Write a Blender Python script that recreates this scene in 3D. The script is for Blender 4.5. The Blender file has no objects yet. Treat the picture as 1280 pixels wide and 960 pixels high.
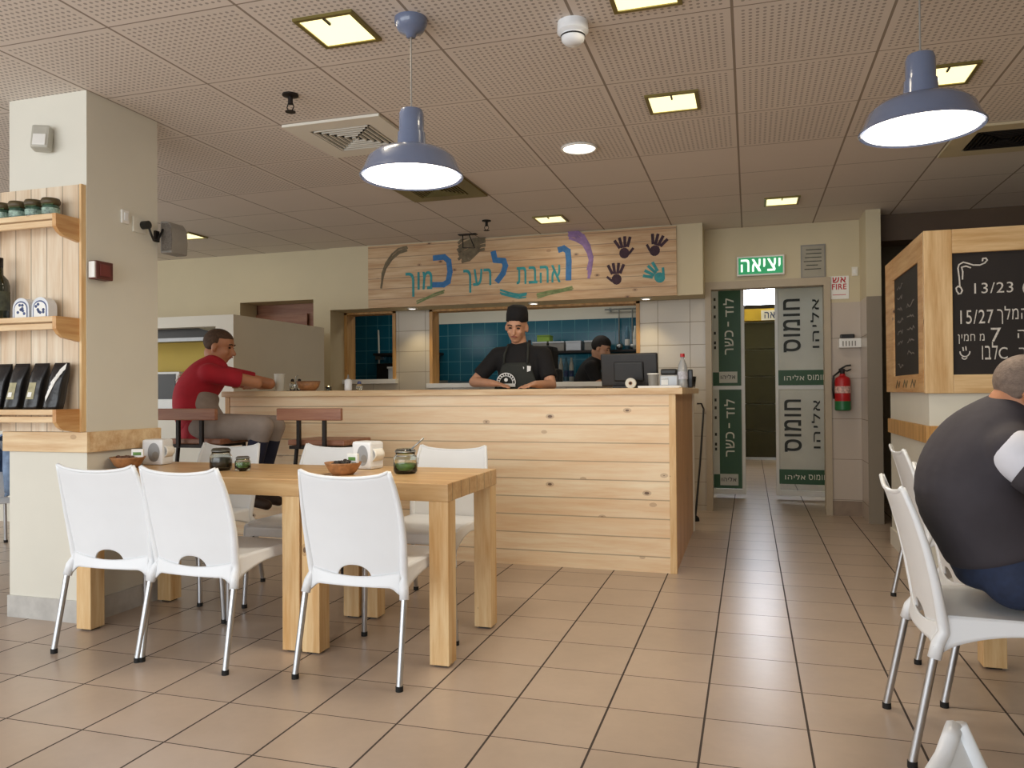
import bpy, bmesh, math, random
from mathutils import Vector, Matrix
from mathutils.geometry import delaunay_2d_cdt
random.seed(7)
SC = bpy.context.scene
COL = SC.collection
R = math.radians

# ------------------------------------------------------------------ camera
CAMZ = 1.12
YAW, PITCH, ROLL, FPX = .2961, .0105, -.0075, 973.0
cd = bpy.data.cameras.new('camera'); cam = bpy.data.objects.new('camera', cd); COL.objects.link(cam)
f = Vector((-math.sin(YAW) * math.cos(PITCH), math.cos(YAW) * math.cos(PITCH), math.sin(PITCH)))
r0 = Vector((math.cos(YAW), math.sin(YAW), 0)); u0 = r0.cross(f)
r_ = math.cos(ROLL) * r0 + math.sin(ROLL) * u0; u_ = -math.sin(ROLL) * r0 + math.cos(ROLL) * u0
cam.matrix_world = Matrix(((r_.x, u_.x, -f.x, 0), (r_.y, u_.y, -f.y, 0), (r_.z, u_.z, -f.z, CAMZ), (0, 0, 0, 1)))
cd.sensor_fit = 'HORIZONTAL'; cd.sensor_width = 36; cd.lens = 36 * FPX / 1280; cd.clip_start = .02
SC.camera = cam

# ------------------------------------------------------------------ world, daylight, exposure
SC.view_settings.view_transform = 'Standard'
SC.view_settings.look = 'None'
SC.view_settings.gamma = 1
SC.view_settings.use_curve_mapping = False
SC.view_settings.exposure = 0.0
W = bpy.data.worlds.new('daylight'); SC.world = W; W.use_nodes = True
W.node_tree.nodes['Background'].inputs[0].default_value = (.86, .93, 1, 1)
W.node_tree.nodes['Background'].inputs[1].default_value = .55

def area(name, loc, target, sx, sy, power, col):
    l = bpy.data.lights.new(name, 'AREA'); l.shape = 'RECTANGLE'; l.size = sx; l.size_y = sy; l.energy = power; l.color = col
    o = bpy.data.objects.new(name, l); COL.objects.link(o); o.location = loc
    o.rotation_euler = (Vector(target) - Vector(loc)).to_track_quat('-Z', 'Y').to_euler()
    return o
# unseen area lamps added for daylight assumed behind the camera and far left
area('assumed_front_daylight', (-4.0, -1.9, 1.5), (-4.0, 4, 1.1), 8, 2.3, 205, (.93, .97, 1))  # stands in for assumed front glazing, which is not modelled
area('assumed_side_daylight', (-8.6, 3.2, 1.5), (0, 3.6, 1.0), 4.5, 1.8, 60, (.95, .98, 1))  # stands in for assumed side windows; the left wall has no opening
area('kitchen_fill_light', (-2.8, 8.5, 2.5), (-2.8, 8.5, 0), 3, .4, 10, (1, .95, .86))  # unseen area lamp added to brighten the kitchen behind the openings
area('corridor_fill_light', (.3, 12.4, 3.0), (.3, 9, .3), 1.4, .8, 10, (.95, .98, 1))  # unseen area lamp added to light the corridor beyond the door
WARM = (1, .88, .70)

# ------------------------------------------------------------------ helpers
def lin(h):
    h = h.lstrip('#')
    c = [int(h[i:i + 2], 16) / 255 for i in (0, 2, 4)]
    return tuple(x / 12.92 if x <= .04045 else ((x + .055) / 1.055) ** 2.4 for x in c) + (1,)

def nmat(name):
    m = bpy.data.materials.new(name); m.use_nodes = True
    nt = m.node_tree; b = nt.nodes['Principled BSDF']
    return m, nt, b
def N(nt, t, **kw):
    n = nt.nodes.new(t)
    for k, v in kw.items(): setattr(n, k, v)
    return n
def mth(nt, op, a, b=None, c=None):
    n = nt.nodes.new('ShaderNodeMath'); n.operation = op
    for i, x in enumerate((a, b, c)):
        if x is None: continue
        if isinstance(x, (int, float)): n.inputs[i].default_value = x
        else: nt.links.new(x, n.inputs[i])
    return n.outputs[0]
def mix(nt, fac, a, b, mode='MIX'):
    n = nt.nodes.new('ShaderNodeMix'); n.data_type = 'RGBA'; n.blend_type = mode
    for i, x in ((0, fac), (6, a), (7, b)):
        if isinstance(x, (int, float)): n.inputs[i].default_value = x
        elif isinstance(x, tuple): n.inputs[i].default_value = x
        else: nt.links.new(x, n.inputs[i])
    return n.outputs[2]
def coords(nt, scale=(1, 1, 1)):
    tc = N(nt, 'ShaderNodeTexCoord'); mp = N(nt, 'ShaderNodeMapping'); mp.inputs['Scale'].default_value = scale
    nt.links.new(tc.outputs['Object'], mp.inputs['Vector']); return mp.outputs['Vector']
def noise(nt, vec, scale, detail=3, rough=.55):
    n = N(nt, 'ShaderNodeTexNoise'); n.inputs['Scale'].default_value = scale; n.inputs['Detail'].default_value = detail
    n.inputs['Roughness'].default_value = rough; nt.links.new(vec, n.inputs['Vector']); return n.outputs['Fac']
def ramp(nt, fac, stops):
    n = N(nt, 'ShaderNodeValToRGB'); nt.links.new(fac, n.inputs[0]); e = n.color_ramp.elements
    while len(e) < len(stops): e.new(.5)
    for i, (p, c) in enumerate(stops): e[i].position = p; e[i].color = c
    return n.outputs[0]
def bump(nt, b, h, strength, dist=.01):
    n = N(nt, 'ShaderNodeBump'); n.inputs['Strength'].default_value = strength; n.inputs['Distance'].default_value = dist
    nt.links.new(h, n.inputs['Height']); nt.links.new(n.outputs[0], b.inputs['Normal'])
def scale_c(c, k): return (c[0] * k, c[1] * k, c[2] * k, 1)

def pm(name, hexc, rough=.5, metal=0, var=.08, scale=9, bmp=0, bscale=60, trans=0, coat=0):
    m, nt, b = nmat(name); c = lin(hexc); v = coords(nt)
    n = noise(nt, v, scale)
    nt.links.new(ramp(nt, n, [(.3, scale_c(c, 1 - var)), (.7, scale_c(c, 1 + var))]), b.inputs['Base Color'])
    b.inputs['Roughness'].default_value = rough; b.inputs['Metallic'].default_value = metal
    b.inputs['Transmission Weight'].default_value = trans; b.inputs['Coat Weight'].default_value = coat
    if bmp: bump(nt, b, noise(nt, v, bscale), bmp)
    return m
def emis(name, hexc, strength):
    m, nt, b = nmat(name); c = lin(hexc); v = coords(nt)
    nt.links.new(ramp(nt, noise(nt, v, 5), [(0, scale_c(c, .94)), (1, c)]), b.inputs['Emission Color'])
    b.inputs['Base Color'].default_value = c
    b.inputs['Emission Strength'].default_value = strength; b.inputs['Roughness'].default_value = .4
    return m
def wood(name, light, dark, grain=0, pitch=None, paxis=2, knots=.5, rough=.42, off=0):
    """grain: axis the fibres run along; pitch/paxis: board width and the axis boards are stacked on"""
    m, nt, b = nmat(name); L, D = lin(light), lin(dark)
    s = [9, 9, 9]; s[grain] = .7
    tc = N(nt, 'ShaderNodeTexCoord'); sep = N(nt, 'ShaderNodeSeparateXYZ'); nt.links.new(tc.outputs['Object'], sep.inputs[0])
    vec = tc.outputs['Object']; seam = None; tone = None
    if pitch:
        q = mth(nt, 'DIVIDE', mth(nt, 'ADD', sep.outputs[paxis], off), pitch)
        idx = mth(nt, 'FLOOR', q); fr = mth(nt, 'FRACT', q)
        wn = N(nt, 'ShaderNodeTexWhiteNoise', noise_dimensions='1D'); nt.links.new(idx, wn.inputs['W'])
        tone = wn.outputs['Value']
        cmb = N(nt, 'ShaderNodeCombineXYZ')
        sh = mth(nt, 'MULTIPLY', tone, 7.3)
        for i in range(3):
            nt.links.new(mth(nt, 'ADD', sep.outputs[i], sh), cmb.inputs[i])
        vec = cmb.outputs[0]
        e = mth(nt, 'ABSOLUTE', mth(nt, 'SUBTRACT', fr, .5))
        seam = mth(nt, 'GREATER_THAN', e, .5 - .0035 / pitch)
    mp = N(nt, 'ShaderNodeMapping'); mp.inputs['Scale'].default_value = s; nt.links.new(vec, mp.inputs['Vector'])
    n1 = noise(nt, mp.outputs[0], 2.2, 5, .6); n2 = noise(nt, mp.outputs[0], 9, 4, .6)
    col = ramp(nt, mth(nt, 'ADD', mth(nt, 'MULTIPLY', n1, .75), mth(nt, 'MULTIPLY', n2, .25)), [(.36, D), (.62, L)])
    if tone is not None:
        col = mix(nt, mth(nt, 'MULTIPLY', tone, .38), col, D)
    if knots:
        ks = [8.5, 8.5, 8.5]; ks[grain] = 5
        mk = N(nt, 'ShaderNodeMapping'); mk.inputs['Scale'].default_value = ks; nt.links.new(vec, mk.inputs['Vector'])
        vo = N(nt, 'ShaderNodeTexVoronoi', feature='F1'); vo.inputs['Scale'].default_value = 1; nt.links.new(mk.outputs[0], vo.inputs['Vector'])
        gate = N(nt, 'ShaderNodeTexWhiteNoise'); nt.links.new(vo.outputs['Position'], gate.inputs['Vector'])
        k = mth(nt, 'MULTIPLY', mth(nt, 'LESS_THAN', vo.outputs['Distance'], .075), mth(nt, 'LESS_THAN', gate.outputs['Value'], knots))
        k2 = mth(nt, 'MULTIPLY', mth(nt, 'LESS_THAN', vo.outputs['Distance'], .14), mth(nt, 'LESS_THAN', gate.outputs['Value'], knots))
        col = mix(nt, mth(nt, 'MULTIPLY', k2, .35), col, lin('#7a4a22'))
        col = mix(nt, mth(nt, 'MULTIPLY', k, .8), col, lin('#4a2a14'))
    h = n2
    if seam is not None:
        col = mix(nt, mth(nt, 'MULTIPLY', seam, .55), col, scale_c(D, .25))
    nt.links.new(col, b.inputs['Base Color']); b.inputs['Roughness'].default_value = rough
    bump(nt, b, h, .06, .004)
    return m
def gridmat(name, tile, grout, px, py, ax, ay, ox, oy, wx, wy, rough=.3, var=.12, cloud=.1, mode=None, coat=0):
    """tiles on axes ax/ay with pitch px/py; wx/wy: grout width on each axis"""
    m, nt, b = nmat(name); T, G = lin(tile), lin(grout)
    tc = N(nt, 'ShaderNodeTexCoord'); sep = N(nt, 'ShaderNodeSeparateXYZ'); nt.links.new(tc.outputs['Object'], sep.inputs[0])
    qa = mth(nt, 'DIVIDE', mth(nt, 'SUBTRACT', sep.outputs[ax], ox), px); qb = mth(nt, 'DIVIDE', mth(nt, 'SUBTRACT', sep.outputs[ay], oy), py)
    def edge(q, w, p):
        d = mth(nt, 'ABSOLUTE', mth(nt, 'SUBTRACT', mth(nt, 'FRACT', q), .5))
        return mth(nt, 'GREATER_THAN', d, .5 - w / 2 / p)
    g = mth(nt, 'MAXIMUM', edge(qa, wx, px), edge(qb, wy, py))
    cm = N(nt, 'ShaderNodeCombineXYZ'); nt.links.new(mth(nt, 'FLOOR', qa), cm.inputs[0]); nt.links.new(mth(nt, 'FLOOR', qb), cm.inputs[1])
    wn = N(nt, 'ShaderNodeTexWhiteNoise'); nt.links.new(cm.outputs[0], wn.inputs['Vector'])
    n1 = noise(nt, tc.outputs['Object'], 3.1, 6, .62); n2 = noise(nt, tc.outputs['Object'], 28, 3)
    k = mth(nt, 'ADD', mth(nt, 'MULTIPLY', mth(nt, 'SUBTRACT', wn.outputs['Value'], .5), var), mth(nt, 'MULTIPLY', mth(nt, 'SUBTRACT', n1, .5), cloud * 4))
    k = mth(nt, 'ADD', k, mth(nt, 'MULTIPLY', mth(nt, 'SUBTRACT', n2, .5), cloud))
    col = mix(nt, mth(nt, 'ADD', .5, k), scale_c(T, .72), scale_c(T, 1.28))
    return m, nt, b, col, g, G, sep, (qa, qb)
def finish(nt, b, col, g, G, rough, coat=0):
    c = mix(nt, g, col, G); nt.links.new(c, b.inputs['Base Color'])
    rr = N(nt, 'ShaderNodeMapRange'); nt.links.new(g, rr.inputs[0]); rr.inputs[3].default_value = rough; rr.inputs[4].default_value = .85
    nt.links.new(rr.outputs[0], b.inputs['Roughness'])
    inv = mth(nt, 'SUBTRACT', 1, g); bump(nt, b, inv, .25, .003)

class MB:
    def __init__(s): s.b = bmesh.new()
    def box(s, x0, x1, y0, y1, z0, z1, bev=0, M=None):
        g = bmesh.ops.create_cube(s.b, size=1); vs = g['verts']
        for v in vs:
            v.co = Vector(((x0 + x1) / 2 + v.co.x * (x1 - x0), (y0 + y1) / 2 + v.co.y * (y1 - y0), (z0 + z1) / 2 + v.co.z * (z1 - z0)))
        if bev:
            es = list({e for v in vs for e in v.link_edges})
            r = bmesh.ops.bevel(s.b, geom=es, offset=bev, segments=2, affect='EDGES', profile=.6)
            vs = list({v for fc in r['faces'] for v in fc.verts} | {v for v in vs if v.is_valid})
        if M is not None:
            for v in vs: v.co = M @ v.co
        return s
    def cyl(s, p0, p1, r0, r1=None, seg=16, caps=True):
        p0, p1 = Vector(p0), Vector(p1); r1 = r0 if r1 is None else r1
        d = p1 - p0; q = d.to_track_quat('Z', 'Y').to_matrix().to_4x4()
        g = bmesh.ops.create_cone(s.b, cap_ends=caps, segments=seg, radius1=r0, radius2=r1, depth=d.length)
        M = Matrix.Translation((p0 + p1) / 2) @ q
        for v in g['verts']: v.co = M @ v.co
        return s
    def tube(s, pts, r, seg=10):
        pts = [Vector(p) for p in pts]; rs = r if isinstance(r, (list, tuple)) else [r] * len(pts)
        rings = []; ref = None
        for i, p in enumerate(pts):
            d = (pts[min(i + 1, len(pts) - 1)] - pts[max(i - 1, 0)]).normalized()
            if ref is None: ref = d.orthogonal().normalized()
            ref = (ref - d * ref.dot(d)).normalized(); o = d.cross(ref)
            rings.append([s.b.verts.new(p + rs[i] * (math.cos(a) * ref + math.sin(a) * o)) for a in [2 * math.pi * k / seg for k in range(seg)]])
        for a, b in zip(rings, rings[1:]):
            for k in range(seg): s.b.faces.new((a[k], a[(k + 1) % seg], b[(k + 1) % seg], b[k]))
        s.b.faces.new(rings[0][::-1]); s.b.faces.new(rings[-1]); return s
    def lathe(s, prof, c=(0, 0, 0), seg=32, M=None):
        c = Vector(c); rings = []
        for (r, z) in prof:
            if r < 1e-6: rings.append([s.b.verts.new(c + Vector((0, 0, z)))])
            else: rings.append([s.b.verts.new(c + Vector((r * math.cos(2 * math.pi * k / seg), r * math.sin(2 * math.pi * k / seg), z))) for k in range(seg)])
        for a, b in zip(rings, rings[1:]):
            for k in range(seg):
                q = [a[k % len(a)], a[(k + 1) % len(a)], b[(k + 1) % len(b)], b[k % len(b)]]
                q = list(dict.fromkeys(q))
                if len(q) > 2:
                    try: s.b.faces.new(q)
                    except ValueError: pass
        if M is not None:
            for rg in rings:
                for v in rg: v.co = M @ v.co
        return s
    def ell(s, c, rad, M=None, seg=20):
        c, nv = Vector(c), max(8, seg // 2 + 2)
        def pt(x, y, z):
            p = Vector((x * rad[0], y * rad[1], z * rad[2])); return s.b.verts.new((M @ p if M is not None else p) + c)
        lo, hi = pt(0, 0, -1), pt(0, 0, 1); rings = []
        for j in range(1, nv):
            q = math.pi * j / nv
            rings.append([pt(math.sin(q) * math.cos(2 * math.pi * k / seg), math.sin(q) * math.sin(2 * math.pi * k / seg), -math.cos(q)) for k in range(seg)])
        for k in range(seg):
            n = (k + 1) % seg
            s.b.faces.new((lo, rings[0][n], rings[0][k])); s.b.faces.new((rings[-1][k], rings[-1][n], hi))
            for a, b in zip(rings, rings[1:]): s.b.faces.new((a[k], a[n], b[n], b[k]))
        return s
    def prism(s, poly, fn, d0, d1):
        """poly: 2D outline; fn(u, v, n) -> point; extruded along n from d0 to d1"""
        a = [s.b.verts.new(fn(u, v, d0)) for u, v in poly]; b = [s.b.verts.new(fn(u, v, d1)) for u, v in poly]
        n = len(poly)
        s.b.faces.new(a[::-1]); s.b.faces.new(b)
        for k in range(n): s.b.faces.new((a[k], a[(k + 1) % n], b[(k + 1) % n], b[k]))
        return s
    def grid(s, fn, nu, nv):
        vs = [[s.b.verts.new(fn(i / nu, j / nv)) for i in range(nu + 1)] for j in range(nv + 1)]
        for j in range(nv):
            for i in range(nu): s.b.faces.new((vs[j][i], vs[j][i + 1], vs[j + 1][i + 1], vs[j + 1][i]))
        return s
    def stroke(s, pts, w, fn, t=.0015):
        for i, (a, b) in enumerate(zip(pts, pts[1:])):
            t += .00013
            d = Vector((b[0] - a[0], b[1] - a[1]))
            if d.length < 1e-6: continue
            d.normalize(); n = Vector((-d.y, d.x)) * w / 2; e = d * w * .3
            A, B = Vector(a) - e, Vector(b) + e
            s.prism([(A.x - n.x, A.y - n.y), (B.x - n.x, B.y - n.y), (B.x + n.x, B.y + n.y), (A.x + n.x, A.y + n.y)], fn, 0, t)
        return s
    def add_mesh(s, me, M=None):
        n0 = len(s.b.verts); s.b.from_mesh(me); s.b.verts.ensure_lookup_table()
        if M is not None:
            for v in s.b.verts[n0:]: v.co = M @ v.co
        return s
    def build(s, name, mat, parent=None, smooth=False, mods=(), loc=None):
        bmesh.ops.recalc_face_normals(s.b, faces=s.b.faces)
        me = bpy.data.meshes.new(name); s.b.to_mesh(me); s.b.free()
        return mkobj(name, me, mat, parent, smooth, mods, loc)
def mkobj(name, me, mat, parent=None, smooth=False, mods=(), loc=None):
    for m in (mat if isinstance(mat, (list, tuple)) else [mat]): me.materials.append(m)
    if smooth:
        for p in me.polygons: p.use_smooth = True
    o = bpy.data.objects.new(name, me); COL.objects.link(o)
    if smooth == 'auto':
        md = o.modifiers.new('edges', 'EDGE_SPLIT'); md.split_angle = R(38)
    if parent is not None:
        o.parent = parent
        ploc = parent.location if parent.type == 'EMPTY' else Vector((0, 0, 0))
        o.matrix_parent_inverse = Matrix.Translation(-ploc)
    if loc is not None: o.location = loc
    for t, kw in mods:
        md = o.modifiers.new(t.lower(), t)
        for k, v in kw.items(): setattr(md, k, v)
    return o
def tag(o, label, cat, group=None):
    o['label'] = label; o['category'] = cat
    if group: o['group'] = group
    return o
def thing(name, label, cat, loc=(0, 0, 0), rz=0, group=None):
    o = bpy.data.objects.new(name, None); COL.objects.link(o); o.empty_display_size = .1
    o.location = loc; o.rotation_euler = (0, 0, rz); return tag(o, label, cat, group)
def struct(o): o['kind'] = 'structure'; return o
def dup(root, loc, rz, label, group=None):
    r = root.copy(); COL.objects.link(r); r.location = loc; r.rotation_euler = (0, 0, rz); r['label'] = label
    if group: r['group'] = group
    for ch in list(root.children):
        c = ch.copy(); COL.objects.link(c); c.parent = r
        for g in ch.children:
            d = g.copy(); COL.objects.link(d); d.parent = c
    return r
def plane(o, right, up):
    o, right, up = Vector(o), Vector(right).normalized(), Vector(up).normalized(); n = right.cross(up)
    return lambda u, v, d=0: o + right * u + up * v + n * d
BENCH = bpy.data.scenes.new('bench')
def evaluated(ob):
    BENCH.collection.objects.link(ob)
    with bpy.context.temp_override(scene=BENCH, view_layer=BENCH.view_layers[0]):
        dg = bpy.context.evaluated_depsgraph_get(); me = bpy.data.meshes.new_from_object(ob.evaluated_get(dg))
    bpy.data.objects.remove(ob); return me
def text_me(s, off=0.0, ext=.0):
    cu = bpy.data.curves.new('lettering', 'FONT'); cu.body = s; cu.size = 1; cu.extrude = ext; cu.offset = off; cu.resolution_u = 4; cu.space_character = 1.1
    loops = 'ת' in s or 'ד' in s        # glyphs whose outlines touch themselves are filled by triangulating the outline
    if loops: cu.fill_mode = 'NONE'
    me = evaluated(bpy.data.objects.new('lettering', cu))
    if loops:
        r = delaunay_2d_cdt([v.co.to_2d() for v in me.vertices], [tuple(e.vertices) for e in me.edges], [], 4, 1e-5)
        me.clear_geometry(); me.from_pydata([(v.x, v.y, 0) for v in r[0]], [], r[2]); me.update()
    return me
def heb(s): return s[::-1]
def put_text(mb, s, fn, u0, v0, w, h, off=0., rot=0, t=.0015):
    """letters fitted into the box u0..u0+w, v0..v0+h of plane fn; rot=90 turns the line to run upwards; off thickens the strokes"""
    me = text_me(s, 0, 0)
    xs = [v.co.x for v in me.vertices]; ys = [v.co.y for v in me.vertices]
    x0, x1, y0, y1 = min(xs), max(xs), min(ys), max(ys)
    k = max(0, off) * .6 * (w if rot == 90 else h)
    w -= 2 * k; h -= 2 * k; u0 += k; v0 += k
    base = [v.co.copy() for v in me.vertices]
    root = list(range(len(base)))
    def find(i):
        while root[i] != i: root[i] = root[root[i]]; i = root[i]
        return i
    for e in me.edges: root[find(e.vertices[0])] = find(e.vertices[1])
    ids = {r: n for n, r in enumerate(sorted({find(i) for i in range(len(base))}))}
    lift = [ids[find(i)] * .0004 for i in range(len(base))]
    shifts = [(0, 0)] + ([(k, k), (-k, k), (k, -k), (-k, -k), (k, 0), (-k, 0), (0, k), (0, -k)] if k else [])
    for i, (du, dv) in enumerate(shifts):
        for v, c, lf in zip(me.vertices, base, lift):
            a = (c.x - x0) / (x1 - x0); b = (c.y - y0) / (y1 - y0)
            if rot == 90: a, b = 1 - b, a
            v.co = fn(u0 + a * w + du, v0 + b * h + dv, t + i * .00005 + lf)
        mb.add_mesh(me)
    bpy.data.meshes.remove(me)

# ------------------------------------------------------------------ materials
M = {}
M['cream'] = pm('cream_paint', '#dcd9cc', .6, var=.03, scale=2, bmp=.02, bscale=90)
M['cream2'] = pm('warm_cream_paint', '#cdc0a0', .6, var=.03, scale=2, bmp=.02, bscale=90)
M['white_paint'] = pm('white_paint', '#e4e0d4', .55, var=.03, scale=2)
M['plastic'] = pm('white_plastic', '#ebeef1', .32, var=.02, scale=4)
M['white'] = pm('white_gloss', '#ecebe6', .3, var=.03)
M['paper'] = pm('paper', '#f1efe8', .8, var=.03)
M['alu'] = pm('brushed_aluminium', '#c3c5c8', .32, 1, var=.05)
M['steel'] = pm('stainless_steel', '#a9adae', .3, 1, var=.08)
M['black'] = pm('black_plastic', '#141414', .4, var=.1)
M['rubber'] = pm('black_rubber', '#101010', .7)
M['darkmetal'] = pm('dark_metal', '#2b2624', .5, .6)
M['screen'] = pm('dark_screen', '#191614', .3, var=.1)
M['lampblue'] = pm('blue_grey_enamel', '#6a7590', .25, var=.04, coat=.5)
M['green'] = pm('banner_green', '#2f5a38', .45, var=.06)
M['bannerwhite'] = pm('banner_white', '#d6d6cb', .5, var=.05, scale=4)
M['letterwhite'] = pm('letter_white', '#eeeede', .5)
M['letterblack'] = pm('letter_black', '#1e2218', .5)
M['red'] = pm('red_paint', '#b3161c', .35)
M['redsign'] = pm('red_sign_ink', '#c0222c', .5)
M['olive'] = pm('olive_shutter', '#3c3b24', .55, var=.1)
M['yellow'] = pm('yellow_panel', '#c9ab3c', .5, var=.1, scale=1.5)
M['gold'] = pm('olive_brass', '#857a45', .35, .5)
M['glass'] = pm('clear_glass', '#eef4f2', .05, trans=1, var=.01)
M['pet'] = pm('clear_plastic', '#d5d8da', .15, trans=.55, var=.03)
M['glassgreen'] = pm('green_salad', '#5c8a34', .5, var=.4, scale=60)
M['pickle'] = pm('dark_pickles', '#2e2c22', .35, var=.6, scale=70)
M['herb'] = pm('dried_herb', '#4b5a34', .7, var=.4, scale=70)
M['rattan'] = pm('brown_bowl', '#a3744c', .5, var=.3, scale=40)
M['silver'] = pm('silver_paint', '#a4a6a8', .4, .6)
M['grey'] = pm('grey_plastic', '#8d8a84', .5)
M['darkbrown'] = pm('dark_brown_board', '#5a4838', .6, var=.15, scale=2)
M['chalk'] = pm('blackboard_slate', '#211c1b', .75, var=.18, scale=3)
M['chalkwhite'] = pm('white_chalk', '#cfcac4', .9, var=.2, scale=80)
M['teal'] = pm('teal_paint', '#2f8f93', .6, var=.2, scale=25)
M['bluep'] = pm('blue_paint', '#2f6ea6', .6, var=.2, scale=20)
M['purple'] = pm('purple_paint', '#8d6fa0', .6, var=.2, scale=25)
M['greyp'] = pm('grey_brown_paint', '#6d6049', .7, var=.3, scale=25)
M['greenp'] = pm('green_paint', '#7a8a5a', .7, var=.3, scale=25)
M['handp'] = pm('dark_purple_paint', '#3a2230', .7, var=.3, scale=25)
M['skin'] = pm('skin', '#cd9a7c', .5, var=.06, scale=14)
M['skin_tan'] = pm('tanned_skin', '#b27a58', .5, var=.08, scale=14)
M['hair_dark'] = pm('dark_hair', '#1d1512', .7, var=.3, scale=60, bmp=.5, bscale=120)
M['hair_brown'] = pm('brown_hair', '#4a3524', .75, var=.3, scale=60, bmp=.5, bscale=120)
M['hair_grey'] = pm('shaved_grey_hair', '#75655a', .75, var=.25, scale=60, bmp=.3, bscale=200)
M['eye'] = pm('eye', '#20150f', .25)
M['lip'] = pm('lips', '#9c584a', .5)
M['cloth_black'] = pm('black_cotton', '#151416', .85, var=.12, scale=18, bmp=.35, bscale=7)
M['cloth_char'] = pm('charcoal_cotton', '#3a363c', .85, var=.1, scale=12, bmp=.35, bscale=6)
M['cloth_red'] = pm('red_cotton', '#a8172a', .8, var=.1, scale=12, bmp=.35, bscale=7)
M['cloth_grey'] = pm('grey_cotton', '#93877f', .85, var=.1, scale=12, bmp=.35, bscale=8)
M['cloth_white'] = pm('white_cotton', '#dcdde6', .8, var=.05, bmp=.3, bscale=8)
M['denim'] = pm('dark_denim', '#25304a', .85, var=.25, scale=25, bmp=.4, bscale=9)
M['denim_light'] = pm('pale_denim', '#8096b4', .85, var=.2, scale=25, bmp=.4, bscale=9)
M['navy'] = pm('navy_cotton', '#20243c', .85, var=.12, bmp=.3, bscale=8)
M['apron'] = pm('dark_apron', '#30332f', .8, var=.08, bmp=.25, bscale=8)
M['shoe'] = pm('brown_shoe', '#3b2a20', .6)
M['bag'] = pm('black_foil_bag', '#17171a', .28, var=.1, bmp=.5, bscale=14)
M['baglabel'] = pm('bag_label', '#a19a76', .5, var=.2, scale=40)
M['wine'] = pm('dark_green_glass', '#18200f', .15, coat=.5)
M['tin'] = pm('white_tin', '#d9dde2', .35)
M['tinblue'] = pm('blue_print', '#3a4a78', .5, var=.4, scale=60)
M['lidbrown'] = pm('brown_lid', '#4f4226', .5, var=.2)
M['cabinet'] = pm('dark_red_plastic', '#5c2a24', .5)
M['pine_h'] = wood('pine_boards_counter', '#fceaca', '#ecc89c', 0, .1165, 2, .6, off=.02)
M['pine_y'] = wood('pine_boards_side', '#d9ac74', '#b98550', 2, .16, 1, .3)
M['pine_sign'] = wood('pine_boards_sign', '#d9bd96', '#b78d62', 0, .105, 2, .6, off=.03)
M['pine_v'] = wood('pine_boards_shelf', '#ecdfc8', '#d2b694', 2, .1, 0, .3, off=.04)
M['pine_x'] = wood('pine_board', '#e8cfa6', '#cda576', 0, None, 2, .3)
M['pine_yl'] = wood('pine_board_deep', '#d9b07a', '#b98148', 1, None, 2, .3)
M['pine_z'] = wood('pine_post', '#edcf9e', '#d3a468', 2, None, 2, .25)
M['table_top'] = wood('table_pine', '#dcbd8c', '#bd905c', 0, .1, 1, .2, .3)
M['pine_fx'] = wood('pine_frame_rail', '#e4c596', '#c49b66', 0, None, 2, .25)
M['pine_fz'] = wood('pine_frame_stile', '#e4c596', '#c49b66', 2, None, 2, .25)
M['frame_wood'] = wood('window_frame_wood', '#d6a868', '#b07f42', 2, None, 2, .2)
M['red_wood'] = wood('reddish_wood', '#a5755a', '#85543e', 0, None, 2, 0, .4)
M['lamp_on'] = emis('lamp_diffuser', '#fff6e6', 5)
M['down_on'] = emis('downlight_glass', '#fff0b0', 1.7)
M['exit_green'] = emis('exit_green', '#17915a', .55)
M['exit_white'] = emis('exit_white', '#e9fff0', .9)
M['sky_pane'] = emis('bright_fanlight', '#e4eeff', 26)

# floor
m, nt, b, col, g, G, sep, q = gridmat('floor_tiles', '#b3a08f', '#3c312b', .3319, .3319, 0, 1, -.1586, 2.4143, .0075, .0045, var=.18, cloud=.15)
finish(nt, b, col, g, G, .29); M['floor'] = m
# ceiling
m, nt, b, col, g, G, sep, q = gridmat('ceiling_tiles', '#ded4cb', '#94877a', .6123, .6123, 0, 1, -.0512, 3.781, .012, .007, var=.06, cloud=.03)
hx = mth(nt, 'SUBTRACT', mth(nt, 'FRACT', mth(nt, 'MULTIPLY', q[0], 22)), .5); hy = mth(nt, 'SUBTRACT', mth(nt, 'FRACT', mth(nt, 'MULTIPLY', q[1], 22)), .5)
dd = mth(nt, 'ADD', mth(nt, 'MULTIPLY', hx, hx), mth(nt, 'MULTIPLY', hy, hy))
def inner(qq):
    return mth(nt, 'LESS_THAN', mth(nt, 'ABSOLUTE', mth(nt, 'SUBTRACT', mth(nt, 'FRACT', qq), .5)), .455)
hole = mth(nt, 'MULTIPLY', mth(nt, 'LESS_THAN', dd, .066), mth(nt, 'MULTIPLY', inner(q[0]), inner(q[1])))
hole = mth(nt, 'MULTIPLY', hole, mth(nt, 'LESS_THAN', sep.outputs[1], 5.0))
col = mix(nt, mth(nt, 'MULTIPLY', hole, .52), col, lin('#4a3d30'))
finish(nt, b, col, g, G, .75); M['ceiling'] = m
def tiles(name, t, gr, p, py, ax, ay, ox, oy, w, rough, var=.08, cloud=.03):
    m, nt, b, col, g, G, sep, q = gridmat(name, t, gr, p, py, ax, ay, ox, oy, w, w, var=var, cloud=cloud)
    finish(nt, b, col, g, G, rough); return m
M['white_tile'] = tiles('white_wall_tiles', '#c2b8a6', '#8f8474', .30, .215, 0, 2, -.53, .05, .005, .22)
M['pink_tile'] = tiles('beige_wall_tiles', '#bfb2a4', '#8f8474', .32, .36, 0, 2, .69, .14, .005, .28)
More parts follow.
